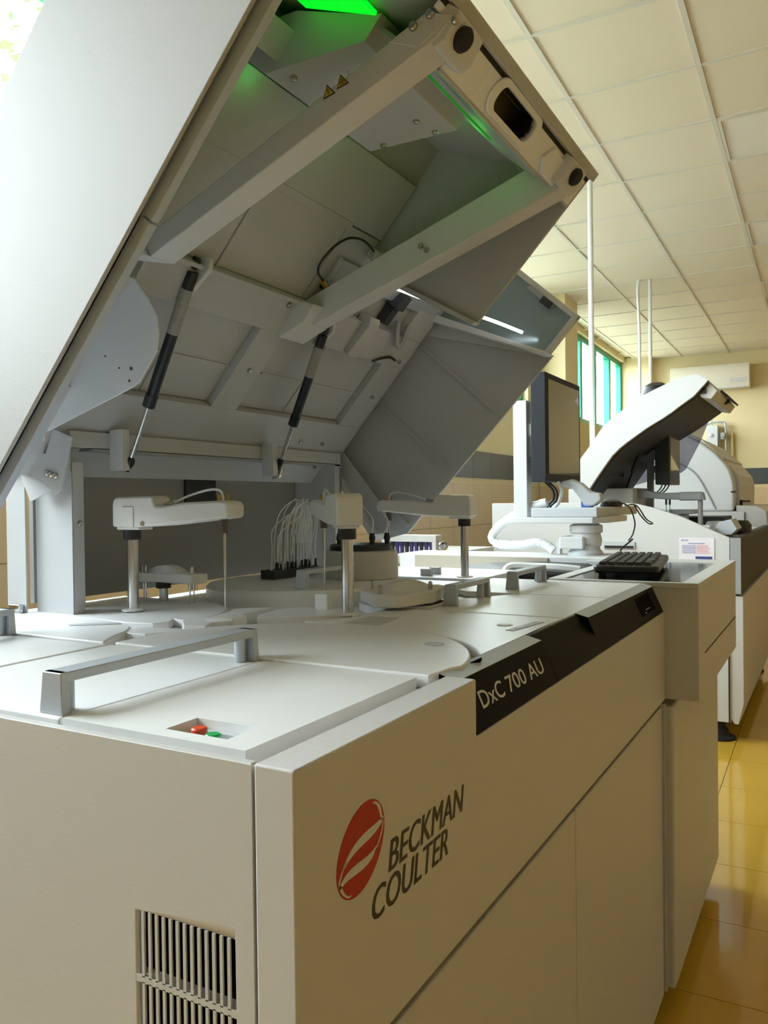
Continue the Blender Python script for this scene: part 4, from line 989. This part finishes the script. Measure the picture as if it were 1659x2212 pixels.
for i in range(6):
    z = 0.956-0.0075*i
    build(MB().box(-0.700, -0.632, 4.3955, 4.397, z, z+0.0032), 'text_line', INKV, parent=nt_)
    build(MB().box(-0.628, -0.575+0.006*(i % 3), 4.3955, 4.397, z, z+0.0032), 'text_line', INKR, parent=nt_)
# curved lid
outer = [(-1.270, 1.285), (-1.252, 1.385), (-1.232, 1.428), (-1.179, 1.497), (-1.108, 1.598), (-1.05, 1.648), (-0.990, 1.688), (-0.909, 1.744), (-0.840, 1.776), (-0.765, 1.807), (-0.70, 1.829), (-0.651, 1.840), (-0.626, 1.842), (-0.571, 1.807)]
inner = [(-1.225, 1.215), (-1.205, 1.235), (-1.184, 1.262), (-1.131, 1.340), (-1.061, 1.436), (-1.02, 1.476), (-0.978, 1.508), (-0.884, 1.572), (-0.842, 1.597), (-0.799, 1.621), (-0.75, 1.652), (-0.709, 1.682), (-0.639, 1.730), (-0.585, 1.789)]
lid2 = build(MB().strip(outer, inner, 'y', 4.42, 4.455), 'lid', WHITE, parent=A2, bevel=0.0)
shell_i = [(x+0.010, z-0.014) for x, z in outer]
build(MB().strip(outer, shell_i, 'y', 4.455, 5.50), 'lid_shell', WHITE, parent=lid2)
low_i = [(x+0.012, z-0.002) for x, z in inner]
build(MB().strip([(x, z+0.02) for x, z in low_i], low_i, 'y', 4.455, 5.42), 'lid_liner', DGREY, parent=lid2)
build(MB().prism([(-0.607, 1.835), (-0.571, 1.804), (-0.53, 1.752), (-0.560, 1.712), (-0.608, 1.723), (-0.63, 1.76)], 'y', 4.46, 5.3), 'lid_nose', PANEL, parent=lid2, bevel=0.004)
build(MB().box(-0.612, -0.585, 4.452, 4.46, 1.742, 1.770), 'nose_hole', BLACK, parent=lid2)
build(MB().prism([(-0.545, 1.775), (-0.508, 1.742), (-0.503, 1.752), (-0.54, 1.787)], 'y', 4.7, 5.2).cyl((-0.55, 4.9, 1.735), (-0.52, 4.9, 1.745), 0.012), 'nose_latch', DGREY, parent=lid2)
build(MB().prism([(-0.988, 1.590), (-0.674, 1.763), (-0.647, 1.747), (-0.952, 1.558)], 'y', 4.88, 4.93), 'lid_bar', GREYP, parent=lid2, bevel=0.003)
build(MB().prism([(-0.843, 1.682), (-0.713, 1.810), (-0.668, 1.775), (-0.745, 1.571), (-0.838, 1.389), (-0.869, 1.365), (-1.198, 1.282), (-1.20, 1.42), (-1.05, 1.60)], 'y', 5.44, 5.45), 'lid_window', SMOKE, parent=lid2)
for a, b in (((-1.107, 4.9, 1.52), (-1.185, 4.9, 1.325)), ((-0.988, 4.9, 1.53), (-1.055, 4.9, 1.36))):
    s2 = build(MB().cyl(a, b, 0.014, n=12), 'gas_strut', BLACK, parent=lid2)
    d = (Vector(b)-Vector(a)).normalized()
    build(MB().cyl(b, Vector(b)+d*0.13, 0.006, n=10), 'strut_rod', BLACK, parent=s2)
build(MB().box(-1.17, -1.10, 4.88, 4.92, 1.335, 1.40), 'lid_motor', BLACK, parent=lid2, bevel=0.004)
build(MB().box(-1.40, -1.02, 4.75, 5.3, 0.985, 1.265), 'rear_housing', PANEL, parent=A2, bevel=0.006)
build(MB().prism([(-1.33, 1.255), (-1.05, 1.265), (-0.965, 1.252), (-0.90, 1.235), (-0.66, 1.235), (-0.65, 1.19), (-0.84, 1.195), (-0.97, 1.205), (-1.33, 1.20)], 'y', 4.86, 4.93), 'sample_arm', GREYP, parent=A2, bevel=0.006)
build(MB().box(-0.79, -0.66, 4.855, 4.935, 1.188, 1.238), 'arm_head', GREYP, parent=A2, bevel=0.012, seg=3)
build(MB().cyl((-0.678, 4.9, 0.985), (-0.678, 4.9, 1.19), 0.014), 'arm_pole', GREYP, parent=A2)
for x in (-0.865, -0.845):
    build(MB().cyl((x, 4.9, 1.165), (x, 4.9, 1.20), 0.006).cyl((x, 4.9, 1.06), (x, 4.9, 1.17), 0.002), 'arm_probe', BLACK, parent=A2)
build(MB().lathe((-0.80, 5.1, 0.985), [(0.05, 0), (0.05, 0.08), (0.03, 0.085), (0.03, 0.12), (0.08, 0.125), (0.08, 0.15)], 24), 'wash_station', LGREY, parent=A2)
build(MB().box(-0.95, -0.585, 5.18, 5.6, 0.985, 1.088), 'reagent_block', DGREY, parent=A2, bevel=0.004)
build(MB().prism([(-1.25, 1.06), (-0.85, 1.06), (-0.60, 1.02), (-0.60, 0.985), (-1.25, 0.985)], 'y', 4.6, 4.84), 'deck_cover', LGREY, parent=A2, bevel=0.004)
build(MB().prism([(-0.60, 1.0), (-0.50, 1.0), (-0.47, 1.03), (-0.50, 1.085), (-0.56, 1.07)], 'y', 4.75, 5.0), 'tray_guard', LGREY, parent=A2, bevel=0.004)
build(MB().box(-0.75, -0.62, 4.62, 4.78, 1.03, 1.042).box(-0.73, -0.60, 4.66, 4.80, 1.042, 1.052), 'paper_sheets', PAPER, parent=A2)
for x in (-0.50,):
    build(MB().lathe((-0.54, 5.25, 0.99), [(0.10, 0), (0.10, 0.05), (0.08, 0.075), (0.0, 0.08)], 28), 'disc_guard', BLACK, parent=A2)
build(MB().lathe((-0.60, 5.05, 0.99), [(0.07, 0), (0.07, 0.06), (0.06, 0.075), (0.0, 0.078)], 28), 'round_tub', WHITE, parent=A2)
MO2 = thing('monitor', 'small black monitor on a grey pole under the smoked lid', 'monitor', (-0.86, 5.05, 1.28))
build(MB().box(-0.945, -0.862, 5.0, 5.36, 1.285, 1.59), 'monitor_case', BLACK, parent=MO2, bevel=0.006)
build(MB().box(-0.8625, -0.860, 5.03, 5.33, 1.31, 1.565), 'screen', SCREEN, parent=MO2)
build(MB().box(-1.012, -0.978, 5.1, 5.14, 0.985, 1.545), 'stand_pole', GREYP, parent=MO2)
build(MB().box(-0.98, -0.943, 5.1, 5.14, 1.44, 1.50), 'stand_bracket', GREYP, parent=MO2)
build(MB().box(-0.98, -0.943, 5.1, 5.14, 1.36, 1.40), 'stand_bracket', GREYP, parent=MO2)
for i in range(3):
    build(MB().tube([(-0.92+0.02*i, 5.10, 1.29), (-0.935+0.02*i, 5.10, 1.26), (-0.96+0.02*i, 5.10, 1.235)], 0.004), 'monitor_lead', BLACK, parent=MO2)

# ================================================================ THIRD ANALYSER (closed dome)
A3 = thing('clinical_analyzer', 'third analyser with a closed pale domed lid near the end wall', 'analyzer', (-1.0, 7.1, FLOOR))
dome = [(-1.75, 1.10), (-1.75, 1.45), (-1.60, 1.60), (-1.40, 1.69), (-1.215, 1.73), (-1.126, 1.725), (-1.03, 1.700), (-0.91, 1.635), (-0.80, 1.545), (-0.735, 1.470), (-0.70, 1.42), (-0.672, 1.33), (-0.665, 1.25), (-0.672, 1.10)]
d3 = build(MB().prism(dome, 'y', 6.55, 8.1), 'dome_lid', WHITE, parent=A3, bevel=0.02, seg=3)
build(MB().strip([(-1.19, 1.75), (-1.03, 1.722), (-0.90, 1.65), (-0.745, 1.505)], [(-1.19, 1.72), (-1.03, 1.69), (-0.92, 1.625), (-0.76, 1.48)], 'y', 6.62, 8.0), 'lid_band', PANEL, parent=A3)
build(MB().strip([(-0.71, 1.45), (-0.66, 1.38), (-0.645, 1.30), (-0.65, 1.10)], [(-0.735, 1.44), (-0.69, 1.37), (-0.675, 1.30), (-0.68, 1.10)], 'y', 6.70, 8.0), 'lid_front', PANEL, parent=A3)
build(MB().tube([(-1.10, 6.54, 1.50), (-0.95, 6.54, 1.40), (-0.86, 6.54, 1.25), (-0.80, 6.54, 1.12)], 0.006), 'lid_groove', GREYP, parent=A3)
build(MB().box(-0.69, -0.655, 6.545, 6.57, 1.24, 1.252), 'lid_catch', BLACK, parent=A3)
build(MB().box(-1.75, -0.60, 6.56, 8.1, 0.06, 1.10), 'cabinet', PANEL, parent=A3, bevel=0.004)
build(MB().box(-1.70, -0.62, 6.6, 8.05, FLOOR, 0.06), 'plinth', DGREY, parent=A3)
build(MB().prism([(-0.60, 0.95), (-0.48, 0.95), (-0.44, 1.0), (-0.45, 1.10), (-0.52, 1.14), (-0.66, 1.145), (-0.66, 1.10), (-0.60, 1.08)], 'y', 6.58, 8.0), 'front_shelf', PANEL, parent=A3, bevel=0.01)
build(MB().cyl((-0.64, 6.75, 1.14), (-0.64, 6.75, 1.185), 0.012).box(-0.64, -0.575, 6.74, 6.76, 1.168, 1.18), 'handle_knob', BLACK, parent=A3)
# stool / bin right of it
tag(build(MB().lathe((-0.30, 8.6, FLOOR), [(0.16, 0), (0.17, 0.03), (0.15, 0.30), (0.17, 0.55), (0.17, 0.60), (0.0, 0.61)], 28), 'waste_bin', WHITE), 'white waste bin at the right picture edge beyond the analysers', 'bin')
hum = build(MB().lathe((-1.02, 5.46, 1.60), [(0.10, 0), (0.10, 0.28), (0.085, 0.33), (0.04, 0.355), (0.0, 0.36)], 24), 'exhaust_cap', BLACK, parent=A2)

# ================================================================ WALL AND CEILING FITTINGS
AC = thing('air_conditioner', 'long cream split air conditioner high on the end wall', 'air conditioner', (-1.30, RY1-0.12, 2.65))
build(MB().prism([(RY1-0.008, 2.665), (RY1-0.008, 2.985), (RY1-0.20, 2.985), (RY1-0.235, 2.93), (RY1-0.235, 2.74), (RY1-0.19, 2.665)], 'x', -1.795, -0.80), 'unit_case', ACW, parent=AC, bevel=0.008)
build(MB().box(-1.05, -0.84, RY1-0.2385, RY1-0.233, 2.735, 2.785), 'display_strip', PANEL, parent=AC)
build(MB().box(-1.75, -0.85, RY1-0.225, RY1-0.17, 2.660, 2.668), 'air_vane', LGREY, parent=AC)
room(AC)
UN = thing('valve_box', 'pale cabinet with pipework fixed to the end wall above the dark tiles', 'cabinet', (-1.22, RY1-0.1, 1.80))
build(MB().box(-1.345, -1.20, RY1-0.16, RY1-0.008, 1.66, 2.18), 'box_case', WHITE, parent=UN, bevel=0.004)
build(MB().lathe((-1.285, RY1-0.16, 2.05), [(0.03, 0), (0.03, 0.008), (0.02, 0.012)], 20, (0, -1, 0)), 'box_dial', PANEL, parent=UN)
build(MB().tube([(-1.74, RY1-0.10, 2.205), (-1.50, RY1-0.10, 2.195), (-1.345, RY1-0.10, 2.20), (-1.28, RY1-0.10, 2.222), (-1.15, RY1-0.10, 2.222), (-1.11, RY1-0.10, 2.17), (-1.105, RY1-0.10, 1.75)], 0.014), 'copper_pipe', SILVER, parent=UN)
build(MB().tube([(-1.19, RY1-0.10, 2.12), (-1.185, RY1-0.10, 1.70)], 0.014), 'copper_pipe', SILVER, parent=UN)
build(MB().box(-1.165, -1.115, RY1-0.14, RY1-0.08, 1.99, 2.08).cyl((-1.14, RY1-0.14, 2.04), (-1.14, RY1-0.18, 2.04), 0.03), 'valve', GREYP, parent=UN)
build(MB().cyl((-1.28, RY1-0.10, 2.18), (-1.28, RY1-0.10, 2.26), 0.008).cyl((-1.12, RY1-0.10, 2.18), (-1.12, RY1-0.02, 2.18), 0.008), 'pipe_bracket', GREYP, parent=UN)
build(MB().cyl((-1.035, RY1-0.03, 1.44), (-1.035, RY1-0.03, 2.08), 0.022), 'drain_pipe', WALLP, parent=UN)
room(UN)
def conduit(x, y, r, zb, label, wob=0.0, name='ceiling_conduit'):
    c = build(MB().tube([(x, y, CEIL+0.001), (x+wob, y, CEIL-0.10), (x, y, CEIL-0.5), (x, y, (CEIL+zb)/2), (x, y, zb)], r, n=12), name, PIPE)
    ORIG[c.name] = Vector(c.location)
    tag(c, label, 'conduit')
    return c
conduit(-1.282, 4.86, 0.0155, 1.18, 'thick white conduit dropping from the ceiling behind the monitor')
conduit(-1.535, 7.46, 0.013, 1.70, 'left of two slim conduits hanging from the ceiling to the domed analyser', -0.012)
conduit(-1.535+0.085, 7.50, 0.016, 1.70, 'right of two slim conduits hanging from the ceiling to the domed analyser')

# ================================================================ OUTSIDE: a tree by the near window
TR = thing('tree', 'pale overexposed leafy branches outside the window at top left', 'tree', (-6.2, 3.6, -0.3))
tb = MB().tube([(-6.2, 3.6, -0.3), (-6.15, 3.55, 1.6), (-6.05, 3.7, 3.4), (-6.0, 3.8, 5.6)], lambda t: 0.12*(1-0.7*t), n=10)
for k in range(14):
    a = random.uniform(0, 2*PI); z = random.uniform(2.2, 5.2); L = random.uniform(0.7, 1.5)
    tb.tube([(-6.1, 3.65, z), (-6.1+math.cos(a)*L*0.5, 3.65+math.sin(a)*L*0.5, z+0.25), (-6.1+math.cos(a)*L, 3.65+math.sin(a)*L, z+0.7)], lambda t: 0.03*(1-0.8*t), n=6, sub=3)
build(tb, 'trunk', BARK, parent=TR)
lv = MB()
for k in range(2600):
    a = random.uniform(0, 2*PI); rr = 1.7*math.sqrt(random.random()); z = random.uniform(2.3, 6.2)
    c = Vector((-6.1+rr*math.cos(a), 3.65+rr*math.sin(a), z))
    u = Vector((random.uniform(-1, 1), random.uniform(-1, 1), random.uniform(-1, 1))).normalized(); w = u.orthogonal().normalized()
    s_ = random.uniform(0.04, 0.08)
    lv.add([c-u*s_, c+w*s_*0.5, c+u*s_, c-w*s_*0.5], [(0, 1, 2, 3)])
o = build(lv, 'foliage', LEAF, parent=TR); o['kind'] = 'stuff'
gr = struct(MB().box(-60, RX0-0.25, -40, 60, -0.6, -0.3), 'ground', GROUND)

# ---------------------------------------------------------------- labels of parts that look different from the rest
for o in bpy.data.objects:
    n = o.name
    t = {'emblem': 'red oval emblem crossed by white waves', 'fascia': 'black fascia strip with white lettering',
         'red_button': 'round red push button', 'green_button': 'round green push button', 'green_lamp': 'bright green lamp strip',
         'end_window': 'blue-grey tinted end window of the hood', 'gas_strut': 'black gas strut with silver rod',
         'bumper_end': 'mid grey end cap of the front bumper', 'bumper_front': 'dark front bumper', 'glass_top': 'glossy black worktop',
         'lid_window': 'smoked translucent lid window'}.get(n)
    if t and o.parent is not None: o['label'] = t
